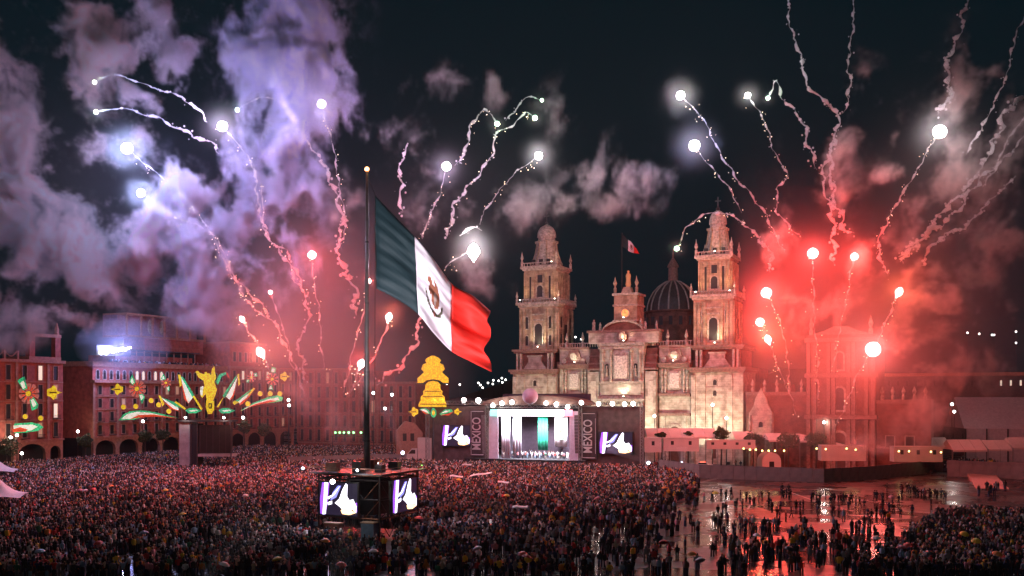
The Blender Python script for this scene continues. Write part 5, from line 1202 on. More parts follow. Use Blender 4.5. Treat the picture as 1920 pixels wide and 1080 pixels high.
POSE_TXT = {'stand': 'standing with arms down', 'walk': 'walking', 'arm_up': 'raising one arm', 'photo': 'holding hands up to the face to take a picture', 'both_up': 'with both arms raised', 'pockets': 'with hands in pockets'}
def setm(o, m_): o.material_slots[0].link = 'OBJECT'; o.material_slots[0].material = m_
def person(x, y, rz, kind, jc, tc_, label, group, z=0.0, sc=1.0, hood=False, skin=0, hair=0, hat=None):
    pm = PM[kind]; b_ = link('person', pm['body'], None, (x, y, z), rz); b_.scale = (sc*random.uniform(.94,1.1), sc*random.uniform(.94,1.1), sc)
    props(b_, label, 'person', group); setm(b_, SKIN[skin])
    j = link('jacket', pm['jacket'], b_); setm(j, CM[jc]); t_ = link('trousers', pm['trousers'], b_); setm(t_, CM[tc_])
    link('shoes', pm['shoes'], b_)
    if hood: h = link('hood', pm['hood'], b_); setm(h, CM[jc])
    else: h = link('hair', pm['hair'], b_); setm(h, CM[hat] if hat else HAIR[hair])
    n_ = link('nose', pm['nose'], b_); setm(n_, SKIN[skin])
    return b_
def inside(poly, x, y):
    c = False; j = len(poly)-1
    for i in range(len(poly)):
        xi, yi = poly[i]; xj, yj = poly[j]
        if (yi > y) != (yj > y) and x < (xj-xi)*(y-yi)/(yj-yi)+xi: c = not c
        j = i
    return c
def density(px, py):
    """people per square metre at the spot seen at (px, py)"""
    if py < 868: return 0 if px > 1210 or (px > 740) else 1.7
    edge = 1240 + (py-868)*1.9 if py < 905 else (1310 if py < 1010 else 1320)
    if px < edge:
        d = 1.75
        if py > 960: d = 1.5 if px < 1000 else 1.15
        if py > 1010: d = 1.15 if px < 640 else .85
        if 1020 < px and py > 975: d *= .62
        if 1110 < px < 1215 and py > 970: d *= .55
        if px > 1230 and py > 930: d *= .40
        if px > edge-40: d *= .5
        return d
    # right foreground cluster
    if inside([(1590,1085),(1625,1060),(1690,1020),(1755,975),(1830,965),(1925,972),(1960,1085)], px, py): return 1.6
    if inside([(1330,1085),(1420,1025),(1560,1015),(1640,1050),(1640,1085)], px, py): return .30
    if inside([(1310,1085),(1310,1000),(1600,975),(1700,1000),(1640,1085)], px, py): return .05
    return 0
def blocked(x, y):
    v = Matrix.Rotation(R(25), 3, 'Z') @ Vector((x-PX, y-PY, 0))
    if abs(v.x) < 6.6 and abs(v.y) < 6.6: return True
    u = Matrix.Rotation(R(18), 3, 'Z') @ Vector((x-FT.o.x, y-FT.o.y, 0))
    if s0-1 < u.x < s1+1 and u.y > -2.4: return True
    w2 = Vector((x, y)) - FW_.o
    if w2.dot(FW_.d)*1 > -1e9 and Vector((-FW_.d.y, FW_.d.x)).dot(w2) > -1.5: return True
    g2 = gt.location
    if abs(x-g2.x) < 9 and -1.5 < y-g2.y < 5: return True
    return False
pts = []
yy = 94.0
rp_c = random.Random(5)
cell = .70
while yy < 320:
    xx = -140.0
    while xx < 75:
        x = xx + rp_c.uniform(-.3,.3); y = yy + rp_c.uniform(-.3,.3)
        px = 960 + x/y*F; py = HZ + CAMH*F/y
        if -80 < px < 2000 and py < 1110:
            dd = density(px, py)
            if dd and rp_c.random() < dd*cell*cell:
                # small lanes and clearings
                ln = math.sin(x*.31+1.3*math.sin(y*.11))*math.sin(y*.23+.7*math.sin(x*.17))
                l2 = math.sin(x*.9+2*math.sin(y*.4))*math.sin(y*.75+1.5*math.sin(x*.6))
                if not (ln > .72 and py > 925) and not (l2 > .55 and rp_c.random() < .8) and not blocked(x, y): pts.append((x, y, px, py))
        xx += cell
    yy += cell
# lone people on the open wet paving, placed one by one or in small knots as the photograph has them
KN = [(1332,940,3),(1345,965,3),(1340,985,4),(1366,932,3),(1372,938,2),(1392,952,2),(1388,955,2),(1422,940,2),(1430,948,3),(1450,938,1),(1445,958,2),(1452,962,2),(1476,935,5),(1480,925,3),(1470,972,2),(1483,978,3),(1521,940,2),(1530,945,3),(1533,938,2),(1504,958,3),(1556,955,2),
      (1572,945,5),(1582,942,4),(1596,950,3),(1608,955,2),(1566,968,3),(1553,970,1),(1642,938,2),(1672,945,4),(1686,925,4),(1708,928,4),(1735,935,6),(1750,935,4),(1728,935,3),(1762,940,3),(1740,955,1),(1643,972,3),(1660,978,5),(1673,965,3),(1710,970,2),(1626,1008,3),(1633,1012,2),(1696,1005,2),(1645,1015,3),(1660,1010,3),(1642,1040,4),(1770,975,4),(1775,990,3),
      (1395,990,3),(1405,1008,2),(1388,1012,3),(1357,1025,4),(1345,1032,3),(1368,1045,3),(1430,992,4),(1447,995,3),(1453,1000,3),(1487,1010,3),(1500,1015,5),(1516,1012,2),(1400,1035,4),(1420,1040,4),(1545,1040,3),(1608,1060,2),(1620,1058,3),(1612,1045,2),
      (1842,925,2),(1853,928,2),(1874,918,2),(1878,920,1),(1848,917,1),(1925,930,2),(1776,883,3),(1785,884,2),(1795,888,2)]
lone = []
for (px, py, n_) in KN:
    c = gp(px, py)
    for k in range(n_):
        for _ in range(20):
            x = c.x + rp_c.gauss(0,1.0); y = c.y + rp_c.gauss(0,.9)
            if all((x-a[0])**2+(y-a[1])**2 > .3 for a in lone[-12:]): break
        lone.append((x, y, 960 + x/y*F, HZ + CAMH*F/y))
vis = [p for p in pts if p[3] < 1100 and -20 < p[2] < 1945 and p[1] > 93.5]
vis.sort(key=lambda p: p[1])
singles = vis[:112] + [p for p in lone]
singles = singles[:268] if len(singles) > 268 else singles
left_over = [p for p in pts if p not in set(vis[:112])] + (([p for p in lone] [268-112:]) if len(lone)+112 > 268 else [])
print('individuals', len(singles), 'mass', len(left_over), 'lone', len(lone))
cw = ['black']*7 + ['charcoal']*4 + ['navy']*3 + ['grey']*2 + ['brown','maroon','red','red','white','pale blue','yellow','pink','orange','green','beige']
r = random.Random(11)
used = {}
def where(px, py):
    if px >= 1325:
        h = 'on the wet open paving' if py < 1000 else 'in the loose group on the red shining paving'
        if px > 1700 and py > 975: h = 'in the dense dark group at the lower right'
        if py < 905: h = 'by the gap at the end of the grey hoarding'
        if px > 1820 and py < 935: h = 'at the foot of the rose ramp'
    elif px > 1000: h = 'on the wet ground in front of the stage side crowd'
    elif px > 600: h = 'in the front of the crowd below the screen tower'
    else: h = 'in the front rows of the dense left crowd'
    return h
for (x, y, px, py) in singles:
    far_ = px > 1325
    kind = r.choices(KINDS_, [5,2,1,2,.5,3] if far_ else [5,.6,1.2,3,.6,3])[0]
    jc = r.choice(cw); tc_ = r.choice(['black','charcoal','navy','navy','grey','brown','pale blue'] if not far_ else ['black','charcoal','navy','black'])
    if far_ and r.random() < .55: jc = r.choice(['black','charcoal','navy'])
    hood = r.random() < .3; hat = None if hood or r.random() > .18 else r.choice(['white','red','beige','black'])
    head = 'hooded' if hood else ('with a ' + hat + ' hat' if hat else 'dark haired')
    lab = 'person in %s jacket and %s trousers, %s, %s, %s' % (jc, tc_, head, POSE_TXT[kind].replace('holding hands up to the face to take a picture', 'taking a picture').replace('standing with arms down','arms down'), where(px, py))
    w16 = lab.split()
    if len(w16) > 16: lab = 'person in %s jacket, %s, %s, %s' % (jc, head, {'stand':'arms down','walk':'walking','arm_up':'one arm up','photo':'filming','both_up':'both arms up','pockets':'hands in pockets'}[kind], where(px, py))
    if len(lab.split()) > 16: lab = ' '.join(lab.split()[:16])
    rz = r.gauss(0, .5) if not far_ else r.uniform(-3.1, 3.1)
    if not far_ and r.random() < .18: rz += math.pi
    pj = person(x, y, rz, kind, jc, tc_, lab, 'people standing on the square', sc=r.uniform(.90, 1.04), hood=hood, skin=r.randrange(2), hair=r.randrange(2), hat=hat)
# performers on stage
pc = ['white','white','white','red','pale blue','pale blue','black','green','white','pink']
for k in range(42):
    u = (k+.5)/42; px = 940 + u*122; row = k % 3
    lx = FT.x(px) ; ly = 1.6+row*2.2 + r.uniform(-.3,.3)
    v = FT.o + FT.d*lx + Vector((-FT.d.y, FT.d.x))*ly
    jc = pc[k % 10]; kind = r.choice(['stand','arm_up','pockets','both_up','stand'])
    lab = 'performer in %s top %s in the %s row, %s part of the stage' % (jc, {'stand':'standing','arm_up':'one arm up','pockets':'hands low','both_up':'arms raised'}[kind], ['front','middle','back'][row], ['far left','left','middle','right','far right'][int(u*4.99)])
    person(v.x, v.y, FT.a+math.pi+r.gauss(0,.3), kind, jc, r.choice(['pale blue','white','navy','black']), lab, 'performers on the stage', z=DZ, sc=1.0+row*.02, skin=r.randrange(2))
# the rest of the crowd, one mass: simple bodies with their own clothing colours
def crowd_mesh(name, P_, label, zbase=0.0):
    # template: (verts, quads/tris, colour index) 0 coat 1 trousers 2 head
    T = MB()
    T.add([(-.20,-.11,.82),(.20,-.11,.82),(.20,.11,.82),(-.20,.11,.82),(-.22,-.12,1.34),(.22,-.12,1.34),(.22,.12,1.34),(-.22,.12,1.34),(-.10,-.07,1.50),(.10,-.07,1.50),(.10,.07,1.50),(-.10,.07,1.50)],
          [(0,1,5,4),(1,2,6,5),(2,3,7,6),(3,0,4,7),(4,5,9,8),(5,6,10,9),(6,7,11,10),(7,4,8,11)], 0)
    for s in (-1, 1):
        x0, x1 = (s*.19, s*.05)
        T.add([(min(x0,x1),-.09,0),(max(x0,x1),-.09,0),(max(x0,x1),.09,0),(min(x0,x1),.09,0),(min(x0,x1),-.10,.84),(max(x0,x1),-.10,.84),(max(x0,x1),.10,.84),(min(x0,x1),.10,.84)], [(0,1,5,4),(1,2,6,5),(2,3,7,6),(3,0,4,7)], 1)
        T.add([(s*.22,-.05,1.42),(s*.33,-.05,1.36),(s*.31,.05,1.38),(s*.27,.02,.92),(s*.33,.02,.94),(s*.30,.12,.93)], [(0,1,4,3),(1,2,5,4),(2,0,3,5)], 0)
    hd = [(.07,1.50),(.105,1.60),(.10,1.72),(.03,1.80)]
    T.lathe(0, 0, hd, 6, 2)
    tv = np.array(T.v, np.float32); nv = len(tv); tf = [list(f) for f in T.f]
    n = len(P_); rs = np.random.default_rng(3)
    ang = rs.normal(0, .6, n); sc = rs.uniform(.88, 1.06, n)*np.where(rs.random(n) < .03, 1.25, 1); wx_ = rs.uniform(.9, 1.35, n)*np.where(rs.random(n) < .02, 1.5, 1)
    pos_ = np.array([(p[0], p[1]) for p in P_], np.float32)
    ca, sa = np.cos(ang), np.sin(ang)
    V = np.empty((n, nv, 3), np.float32)
    X = tv[None,:,0]*wx_[:,None]; Y = tv[None,:,1]*wx_[:,None]
    V[:,:,0] = X*ca[:,None]-Y*sa[:,None]+pos_[:,0:1]; V[:,:,1] = X*sa[:,None]+Y*ca[:,None]+pos_[:,1:2]; V[:,:,2] = tv[None,:,2]*sc[:,None]+zbase
    lens = np.array([len(f) for f in tf]); flat = np.concatenate([np.array(f) for f in tf])
    loops = (flat[None,:] + (np.arange(n)*nv)[:,None]).ravel().astype(np.int32)
    me = bpy.data.meshes.new(name); me.vertices.add(n*nv); me.vertices.foreach_set('co', V.ravel())
    me.loops.add(len(loops)); me.loops.foreach_set('vertex_index', loops)
    ls = np.concatenate([[0], np.cumsum(lens)[:-1]]); starts = (ls[None,:] + (np.arange(n)*flat.size)[:,None]).ravel().astype(np.int32)
    me.polygons.add(n*len(tf)); me.polygons.foreach_set('loop_start', starts)
    pal = np.array([(.012,.012,.014)]*14 + [(.035,.035,.04)]*5 + [(.02,.03,.08)]*4 + [(.40,.03,.025)]*2 + [(.6,.56,.54)]*2 + [(.20,.31,.42)]*2 + [(.65,.38,.03)] + [(.13,.06,.035)]*2 + [(.5,.18,.2)]*2 + [(.6,.2,.03)] + [(.04,.14,.08)] + [(.18,.17,.18)]*3 + [(.4,.3,.22)]*2, np.float32)
    tp = np.array([(.012,.012,.014)]*3 + [(.03,.03,.04)]*2 + [(.03,.05,.10)]*3 + [(.15,.15,.16)], np.float32)
    hp = np.array([(.015,.011,.010)]*9 + [(.42,.21,.14)]*5 + [(.75,.7,.68)]*2 + [(.4,.04,.03)] + [(.05,.03,.02)]*3 + [(.55,.4,.3)], np.float32)
    cols = np.stack([pal[rs.integers(0, len(pal), n)], tp[rs.integers(0, len(tp), n)], hp[rs.integers(0, len(hp), n)]], 1)
    hood = rs.random(n) < .22; cols[hood, 2] = cols[hood, 0]
    fi = np.array(T.m); FC_ = cols[:, fi, :]                      # n, faces, 3
    ca_ = me.attributes.new('coat', 'FLOAT_COLOR', 'FACE')
    rgba = np.ones((n*len(tf), 4), np.float32); rgba[:, :3] = FC_.reshape(-1, 3); ca_.data.foreach_set('color', rgba.ravel())
    me.update(); me.validate()
    m_, t_, b_ = new_mat(name+'_material'); a_ = t_.nodes.new('ShaderNodeAttribute'); a_.attribute_name = 'coat'; t_.links.new(a_.outputs['Color'], b_.inputs['Base Color']); b_.inputs['Roughness'].default_value = .75
    me.materials.append(m_); return props(link(name, me), label, None, None, 'stuff')
crowd_mesh('crowd', left_over, 'huge dense crowd filling the square up to the stage')
dup_ = {}
for o in C.objects:
    if o.get('category') == 'person': dup_.setdefault(o['label'], []).append(o)
ORD = ['leftmost','second','third','fourth','fifth','sixth','seventh','eighth','ninth','tenth','eleventh','twelfth']
for lab, L__ in dup_.items():
    if len(L__) > 1:
        L__.sort(key=lambda o: o.location.x/o.location.y)
        for k, o in enumerate(L__):
            t_ = ('rightmost' if k == len(L__)-1 else ORD[min(k, 11)] + ('' if k == 0 else ' from left')) + ' '
            o['label'] = ' '.join((t_ + lab.replace(' and black trousers','').replace('dark haired, ','').replace('in the loose group ','')).split()[:16])
for o in C.objects:
    if o.get('category') == 'person' and len(o['label'].split()) > 16: o['label'] = ' '.join(o['label'].split()[:16])
# people on the roof terrace
tp_ = []
for k in range(150):
    lx = 8+44*rp_c.random(); ly = 1.0+rp_c.random()*2.6
    v = FW_.o + FW_.d*lx + Vector((-FW_.d.y, FW_.d.x))*ly; tp_.append((v.x, v.y))
crowd_mesh('terrace_crowd', tp_, 'spectators lined up along the parapet of the arcaded building', 26.6)
tp_ = [(*(gp(px, 880) + Vector((rp_c.uniform(-1,1), 12+rp_c.uniform(-6,6), 0))).xy,) for px in [rp_c.uniform(1775, 1915) for _ in range(70)] + [rp_c.uniform(1395, 1700) for _ in range(30)]]
crowd_mesh('tent_crowd', tp_, 'people between the tents beyond the hoarding', 0)
# umbrellas held over the crowd
UC = {'yellow': (.75,.50,.04), 'red': (.55,.05,.04), 'orange': (.70,.24,.04), 'pale blue': (.25,.42,.55), 'white': (.75,.72,.70), 'pink': (.60,.22,.25), 'black': (.02,.02,.025), 'green': (.08,.30,.10)}
um_me = {}
n_ = 8
cp = MB(); prof = [(.04,.34),(.25,.30),(.42,.19),(.55,.03)]
cp.lathe(0, 0, prof, 8); cp.f = [f for f in cp.f if len(f) == 4]
shf = MB().tube([(0,0,-.75),(0,0,.38)], .012, 4)
UM = [(1341,925,'yellow','alone on the wet paving edge'),(1808,1002,'yellow','in the dark lower right group'),(1830,1015,'yellow','beside another in the lower right group'),(1244,1018,'red','near the wet strip'),(1297,1040,'orange','at the bottom right of the main crowd'),(1313,1052,'white','over people left of the lower paving'),(1643,1010,'white','over a couple on the wet paving'),(1690,1028,'pink','at the edge of the lower right group'),(1700,1024,'red','beside the pink one at lower right'),(1672,933,'pink','in a knot on the open paving'),(1240,905,'pink','close to the hoarding lamps'),(1246,915,'orange','right of the pink one near the hoarding lamps'),(185,1020,'red','in the lower left crowd'),(75,1035,'pale blue','at the bottom left'),(342,965,'yellow','in the left crowd, middle distance'),(175,918,'red','in the left crowd below the side street'),(150,920,'pink','in the left crowd, leftmost of a row of three'),(160,921,'white','in the left crowd, middle of a row of three'),(208,912,'orange','in the left crowd above the yellow one'),(310,920,'yellow','far in the left crowd'),
      (785,972,'red','right of the screen tower'),(1008,930,'orange','in the middle crowd'),(950,930,'yellow','in the middle crowd, left of the orange one'),(1120,935,'pink','right part of the crowd before the stage'),(980,1040,'red','near the bottom middle'),(988,1046,'red','beside another red one near the bottom middle'),(895,1030,'white','bottom middle over pale dressed people'),(1180,885,'pale blue','close to the stage right wing'),(640,1060,'red','at the bottom below the tower'),(520,1050,'yellow','at the bottom left of the tower'),(420,1060,'white','at the bottom, left half'),(1150,960,'black','right middle crowd'),(1075,985,'black','middle crowd near the wet strip'),(700,1035,'white','bottom right under the tower'),(610,1015,'orange','below the left tower screen'),(270,1000,'pale blue','left crowd, lower half'),(560,900,'pink','far crowd left of the tower'),(460,930,'white','far crowd behind the left tower side'),(1060,900,'red','far crowd before the stage'),(860,900,'yellow','far crowd left of the stage'),(1740,1040,'black','lower right group, left side'),(1870,1040,'orange','lower right group, right side'),(1480,1030,'black','over people on the red shining paving'),(1420,1005,'white','small one on the red shining paving')]
me_c = None
for (px, py, c_, w_) in UM:
    D = CAMH*F/(py+ (0) - HZ)*(1-2.0/CAMH); p = P(px, py, D)
    o = empty('umbrella', tuple(p), 0, '%s umbrella %s' % (c_, w_), 'umbrella', 'umbrellas over the crowd')
    o.rotation_euler = (r.gauss(0,.2), r.gauss(0,.2), r.uniform(0,3))
    if me_c is None: me_c = cp.mesh('umbrella_canopy', CM['red']); me_s = shf.mesh('umbrella_shaft', IRON)
    q = link('canopy', me_c, o); setm(q, M('umbrella_'+c_.replace(' ','_'), UC[c_], rough=.5, var=.1)); link('shaft', me_s, o)
# banners held up in the crowd
for (px, py, wd, tilt, lab) in ((902,890,4.4,10,'long white cloth held over the crowd left of the stage front'),(856,894,2.6,-3,'white cloth above the crowd, left of the longer one'),(875,872,2.2,4,'small white sheet near the stage left wing'),(944,905,2.0,-2,'small pale sheet in the middle crowd'),(975,952,2.2,3,'pale sheet right of the glistening canopy')):
    D = CAMH*F/(py-HZ)*(1-2.3/CAMH); p = P(px, py, D)
    o = empty('held_banner', tuple(p), 0, lab, 'banner', 'white cloths held over the crowd')
    V = []; nn = 8
    for i in range(nn+1):
        u = i/nn; z = math.sin(u*6)*.08 + (u-.5)*wd*math.sin(R(tilt)); V += [((u-.5)*wd, -.4, z), ((u-.5)*wd, .4, z+.25)]
    b2 = MB().add(V, [(2*i, 2*i+2, 2*i+3, 2*i+1) for i in range(nn)]).build('cloth', M('banner_white', (.75,.72,.70)), o, smooth=True)
    s_ = b2.modifiers.new('t', 'SOLIDIFY'); s_.thickness = .02
    for s in (-1, 1): MB().tube([(s*wd/2,0,-1.0),(s*wd/2,0,.2)], .03, 4).build('stick', IRON, o)
# steel crowd barriers along a lane at the bottom
me_b = MB(); me_b.tube([(-1,0,.15),(-1,0,1.1),(1,0,1.1),(1,0,.15)], .025, 4); 
for k in range(9): me_b.tube([(-.8+k*.2,0,.2),(-.8+k*.2,0,1.08)], .012, 3)
me_b.tube([(-1,0,.2),(1,0,.2)], .02, 4); me_b = me_b.mesh('crowd_barrier', M('steel_barrier', (.35,.32,.31), rough=.4, metal=.6))
A_, B_ = gp(420,1072), gp(600,1003); nb = int((B_-A_).length/2.1); a_ = math.atan2((B_-A_).y, (B_-A_).x)
for k in range(nb):
    p = A_+(B_-A_)*(k+.5)/nb; o = link('crowd_barrier', me_b, None, tuple(p), a_)
    props(o, 'steel crowd barrier in the slanting lane, ' + ('%s from its lower left end' % ['first','second','third','fourth','fifth','sixth','seventh','eighth','ninth','tenth','eleventh','twelfth','thirteenth','fourteenth','fifteenth'][min(k,14)]), 'barrier', 'barriers along the slanting lane'); 
# ------------------------------------------------------------------ fireworks: burning star, its lamp, its smoke trail
WHITE=(1,.93,.97); LILAC=(.78,.60,1); BLUEW=(.42,.50,1); RED=(1,.045,.03); ORNG=(1,.13,.05); GRN=(.25,1,.40); YG=(.75,1,.45); PINKW=(1,.11,.085)
# px, py, D, radius px, colour, watts, trail [(px,py)..], trail width px (young, old), label
FW = [
 (238,278,196,11,BLUEW,1.1e5,[(300,330),(345,368),(390,430),(440,520),(510,598),(552,690)],(2,6),'large blue white flare upper left with a long speckled trail running down right'),
 (417,237,196,10,LILAC,6e4,[(470,300),(490,360),(500,440),(540,480),(580,560)],(2,6),'bright violet white flare at the end of two arching trails'),
 (603,195,200,8,LILAC,4e4,[(625,280),(637,350),(645,420),(640,470)],(1.5,6),'white flare in blue smoke near the top, with a thin upright trail'),
 (264,362,192,8,BLUEW,8e4,[(320,400),(400,440),(430,500),(462,560),(500,600)],(1.5,5),'small lilac flare glowing inside the blue smoke cloud'),
 (177,154,192,4,YG,3e3,[(215,140),(290,165),(350,190),(392,225)],(2.5,6),'yellow green spark heading the upper of two arching white trails'),
 (180,210,188,4.5,YG,3e3,[(230,203),(290,220),(340,245),(385,262),(412,285)],(2.5,7),'yellow green spark heading the lower of two arching white trails'),
 (445,206,198,4,GRN,3e3,[(480,185),(525,190),(548,215),(560,245),(610,310)],(2.5,5),'small green spark with a hooked white trail over the blue smoke'),
 (585,478,190,8,RED,3.4e4,[(590,540),(600,600),(605,690)],(2,4),'red flare above the far roofs with a thin straight trail below'),
 (507,548,185,4,RED,1.2e4,[(525,600),(545,660),(572,745)],(2,4),'small red flare low over the rooftops with slanting trail'),
 (453,597,187,5,ORNG,1.4e4,[(480,640),(503,690)],(4,2),'orange red rocket streak just above the roof of the arcaded building'),
 (487,658,190,8,ORNG,2.2e4,[(500,680),(510,705)],(4,2),'glowing orange flare low in front of the rooftop parapet'),
 (730,592,170,6.5,ORNG,2.6e4,[(715,640),(690,690),(655,735)],(4,3),'tall orange flame shaped flare just right of the flagpole'),
 (678,680,175,7,RED,2.4e4,[(668,710),(652,745)],(4,2),'red flare seen against the flagpole near its lower third'),
 (691,527,180,5,RED,1.2e4,[(682,580),(662,660),(643,735)],(2,4),'small red flare beside the flagpole at the height of the hoist'),
 (837,312,188,9,LILAC,5e4,[(822,370),(803,415),(790,450)],(2.5,5),'lilac white flare above the big flag with a wavy trail'),
 (888,468,176,12,WHITE,7e4,[(865,478),(835,502)],(2,3),'brightest white flare right of the big flag under a smoke squiggle'),
 (1010,292,195,8,WHITE,5e4,[(960,330),(920,380),(898,420)],(2,4),'white flare above the left bell tower trailing down towards the big flag'),
 (932,232,196,5,GRN,5e3,[(910,205),(885,235),(873,280),(852,312)],(3,7),'green spark at the fork of the twin white trails'),
 (1003,221,196,5,GRN,4e3,[(985,210),(965,235),(935,248),(920,290),(880,350),(850,390),(838,450)],(3,7),'green spark at the end of the long crooked white trail'),
 (1016,188,200,3.5,GRN,2e3,[(990,183),(968,205),(950,228)],(3,5),'tiny green spark highest of the three green ones'),
 (1276,179,205,8.5,WHITE,5e4,[(1320,225),(1345,280),(1395,350),(1440,410),(1470,470)],(2,5),'white flare high over the right bell tower with a long descending trail'),
 (1302,273,205,11,BLUEW,6e4,[(1335,315),(1375,365),(1390,400)],(2,4),'blue white flare straight above the right bell tower'),
 (1402,179,208,6,WHITE,2.5e4,[(1430,220),(1450,280),(1475,325),(1457,355),(1460,400),(1500,440)],(2.5,5),'small white flare with a kinked trail bending back left'),
 (1440,184,208,4,GRN,3e3,[(1455,152),(1468,185),(1500,220),(1515,270),(1535,315)],(3,7),'green spark with a hooked trail between the white flares'),
 (1762,247,205,13,WHITE,.5e5,[(1735,290),(1690,370),(1650,440),(1652,480),(1665,520)],(3,6),'largest white flare at upper right with pink smoke below'),
 (1269,466,215,5,GRN,4e3,[(1290,425),(1325,403),(1360,400),(1400,422),(1436,468),(1448,510)],(2.5,8),'green spark beside the right bell tower, its trail arching over the lantern'),
 (1524,475,212,10,RED,9e4,[(1525,560),(1530,640),(1536,760)],(2.5,4),'red flare in the middle of the red glow, upper left of the pair'),
 (1602,481,214,7,RED,6e4,[(1590,540),(1575,620),(1560,690)],(3.5,3),'red comet shaped flare, upper right of the pair over the side church'),
 (1437,549,212,10,RED,9e4,[(1465,610),(1475,670),(1482,720)],(2.5,4),'red flare close to the right bell tower with curved trail'),
 (1425,604,210,8,RED,5e4,[(1432,618),(1438,630)],(3,3),'red white flare just above a lower streak beside the right tower'),
 (1439,634,210,6.5,ORNG,4e4,[(1460,690),(1478,735),(1495,780)],(4,2.5),'elongated flare streak in front of the side church, dropping sparks'),
 (1687,545,208,7,ORNG,3e4,[(1665,590),(1645,640)],(4,4),'comet shaped flare flying up right from the white burst'),
 (1637,655,206,14,PINKW,1.0e5,[(1610,700),(1590,745),(1565,810)],(3,3),'white burst low over the side church shedding a line of sparks'),
]
LOOSE = [
 ([(765,268),(756,292),(752,340),(748,400)],190,(6,7),'short upright white smoke trail above the big flag'),
 ([(862,442),(878,432),(890,428),(902,434)],176,(5,5),'white smoke squiggle over the brightest flare'),
 ([(1478,0),(1485,60),(1503,110),(1520,170),(1560,200),(1572,240),(1555,290),(1562,350),(1580,420),(1598,440)],205,(4.5,9),'long crooked smoke trail entering at the top edge right of centre'),
 ([(1600,0),(1598,60),(1592,110),(1592,170),(1585,215)],209,(3.5,6),'thin upright smoke trail beside the long crooked one'),
 ([(1815,0),(1800,60),(1775,110),(1782,170),(1750,215)],207,(7,9),'broad broken smoke trail above the largest white flare'),
 ([(1922,30),(1897,90),(1885,150),(1850,220),(1812,290)],204,(4,5),'smoke trail curving in from the right edge, uppermost'),
 ([(1925,180),(1882,215),(1850,300),(1800,360),(1742,430),(1690,490)],206,(8,9),'wide ragged smoke trail falling left from the right edge'),
 ([(1925,215),(1890,262),(1868,310),(1845,350)],203,(4,5),'lowest short smoke trail at the right edge'),
 ([(1925,250),(1880,300),(1830,345),(1790,400),(1735,440),(1690,480)],207,(5,8),'ragged smoke trail running parallel below the widest one at right'),
 ([(1905,330),(1860,372),(1810,425),(1760,450),(1725,500)],209,(5,8),'lowest ragged smoke trail falling left at the right side'),
 ([(1562,262),(1545,330),(1552,380),(1566,430),(1560,500)],211,(6,9),'broad smoke trail dropping into the red glow'),
 ([(600,300),(622,340),(640,400),(636,470),(660,540),(668,590)],198,(7,10),'thick pink smoke trail rising left of the flagpole'),
 ([(820,570),(790,600),(770,660),(745,690),(705,720)],182,(7,8),'pink smoke trail drifting down left under the big flag'),
 ([(470,300),(500,440),(545,500),(580,600),(560,640),(575,720)],200,(5,7),'faint crooked smoke trail in front of the red hazy roofs'),
]
TRAILM = bpy.data.materials.new('smoke_trail_material'); TRAILM.use_nodes = True; t = TRAILM.node_tree; t.nodes.clear()
_o = t.nodes.new('ShaderNodeOutputMaterial'); _v = t.nodes.new('ShaderNodeVolumePrincipled'); _v.inputs['Color'].default_value = (.97,.94,.96,1); _v.inputs['Density'].default_value = 2.4
t.links.new(_v.outputs[0], _o.inputs['Volume'])
def smooth_path(pts, step=0.45):
    pts = [Vector(p) for p in pts]; out = []
    q = [pts[0]*2 - pts[1]] + pts + [pts[-1]*2 - pts[-2]]
    for i in range(1, len(q)-2):
        n = max(2, int((q[i+1]-q[i]).length / step))
        for k in range(n):
            t = k/n; a, b, c, d = q[i-1], q[i], q[i+1], q[i+2]
            out.append(.5*((2*b) + (c-a)*t + (2*a-5*b+4*c-d)*t*t + (3*b-a-3*c+d)*t*t*t))
    out.append(pts[-1]); return out
def trail(parent, origin, pix, D, wpx, seed, tilt=0.0):
    r = random.Random(seed)
    w3 = [P(x, y, D + tilt*i) for i, (x, y) in enumerate(pix)]
    path = smooth_path(w3); n = len(path)
    ph = [r.uniform(0, 6.28) for _ in range(8)]
    m = MB(); pts = []; rad = []
    for i, p in enumerate(path):
        u = i/max(1, n-1); wd = .8*(wpx[0]*(1-u) + wpx[1]*u) * D/F
        a = wd*1.0*min(1, i/6)
        j = Vector((math.sin(i*.55+ph[0])+.7*math.sin(i*.21+ph[1])+.5*math.sin(i*1.2+ph[6]), .8*math.sin(i*.43+ph[2]), .8*math.cos(i*.5+ph[3])+.5*math.sin(i*.17+ph[4])))*a*.6
        pts.append(p + j + Vector((r.gauss(0,1), r.gauss(0,1), r.gauss(0,1)))*a*.14 - origin)
        rad.append(max(.06, wd*.52*(1+.45*math.sin(i*.9+ph[5]))*r.uniform(.35, 1.45)*(1 if i < n-6 else (n-i)/6)))
    m.tube(pts, rad, 7)
    # puffs torn off the trail
    for i in range(3, n, 2):
        u = i/n; wd = .8*(wpx[0]*(1-u) + wpx[1]*u) * D/F
        for _ in range(2 if r.random() < .6*u+.25 else 0):
            c = pts[i] + Vector((r.gauss(0,1), r.gauss(0,1), r.gauss(0,1)))*wd*.75
            m.ball(c, wd*r.uniform(.12, .55), 6)
    o = m.build('smoke_trail', TRAILM, parent, smooth=True)
    return o, [p + origin for p in pts]
HALO = bpy.data.materials.new('smoke_glow_halo'); HALO.use_nodes = True; t = HALO.node_tree; t.nodes.clear()  # thin smoke ball added round each flare to imitate its glow
_o = t.nodes.new('ShaderNodeOutputMaterial'); _v = t.nodes.new('ShaderNodeVolumePrincipled'); _v.inputs['Color'].default_value = (.96,.95,.96,1)
_tc = t.nodes.new('ShaderNodeTexCoord'); _m = t.nodes.new('ShaderNodeMapping'); _m.inputs['Location'].default_value = (-1,-1,-1); _m.inputs['Scale'].default_value = (2,2,2)
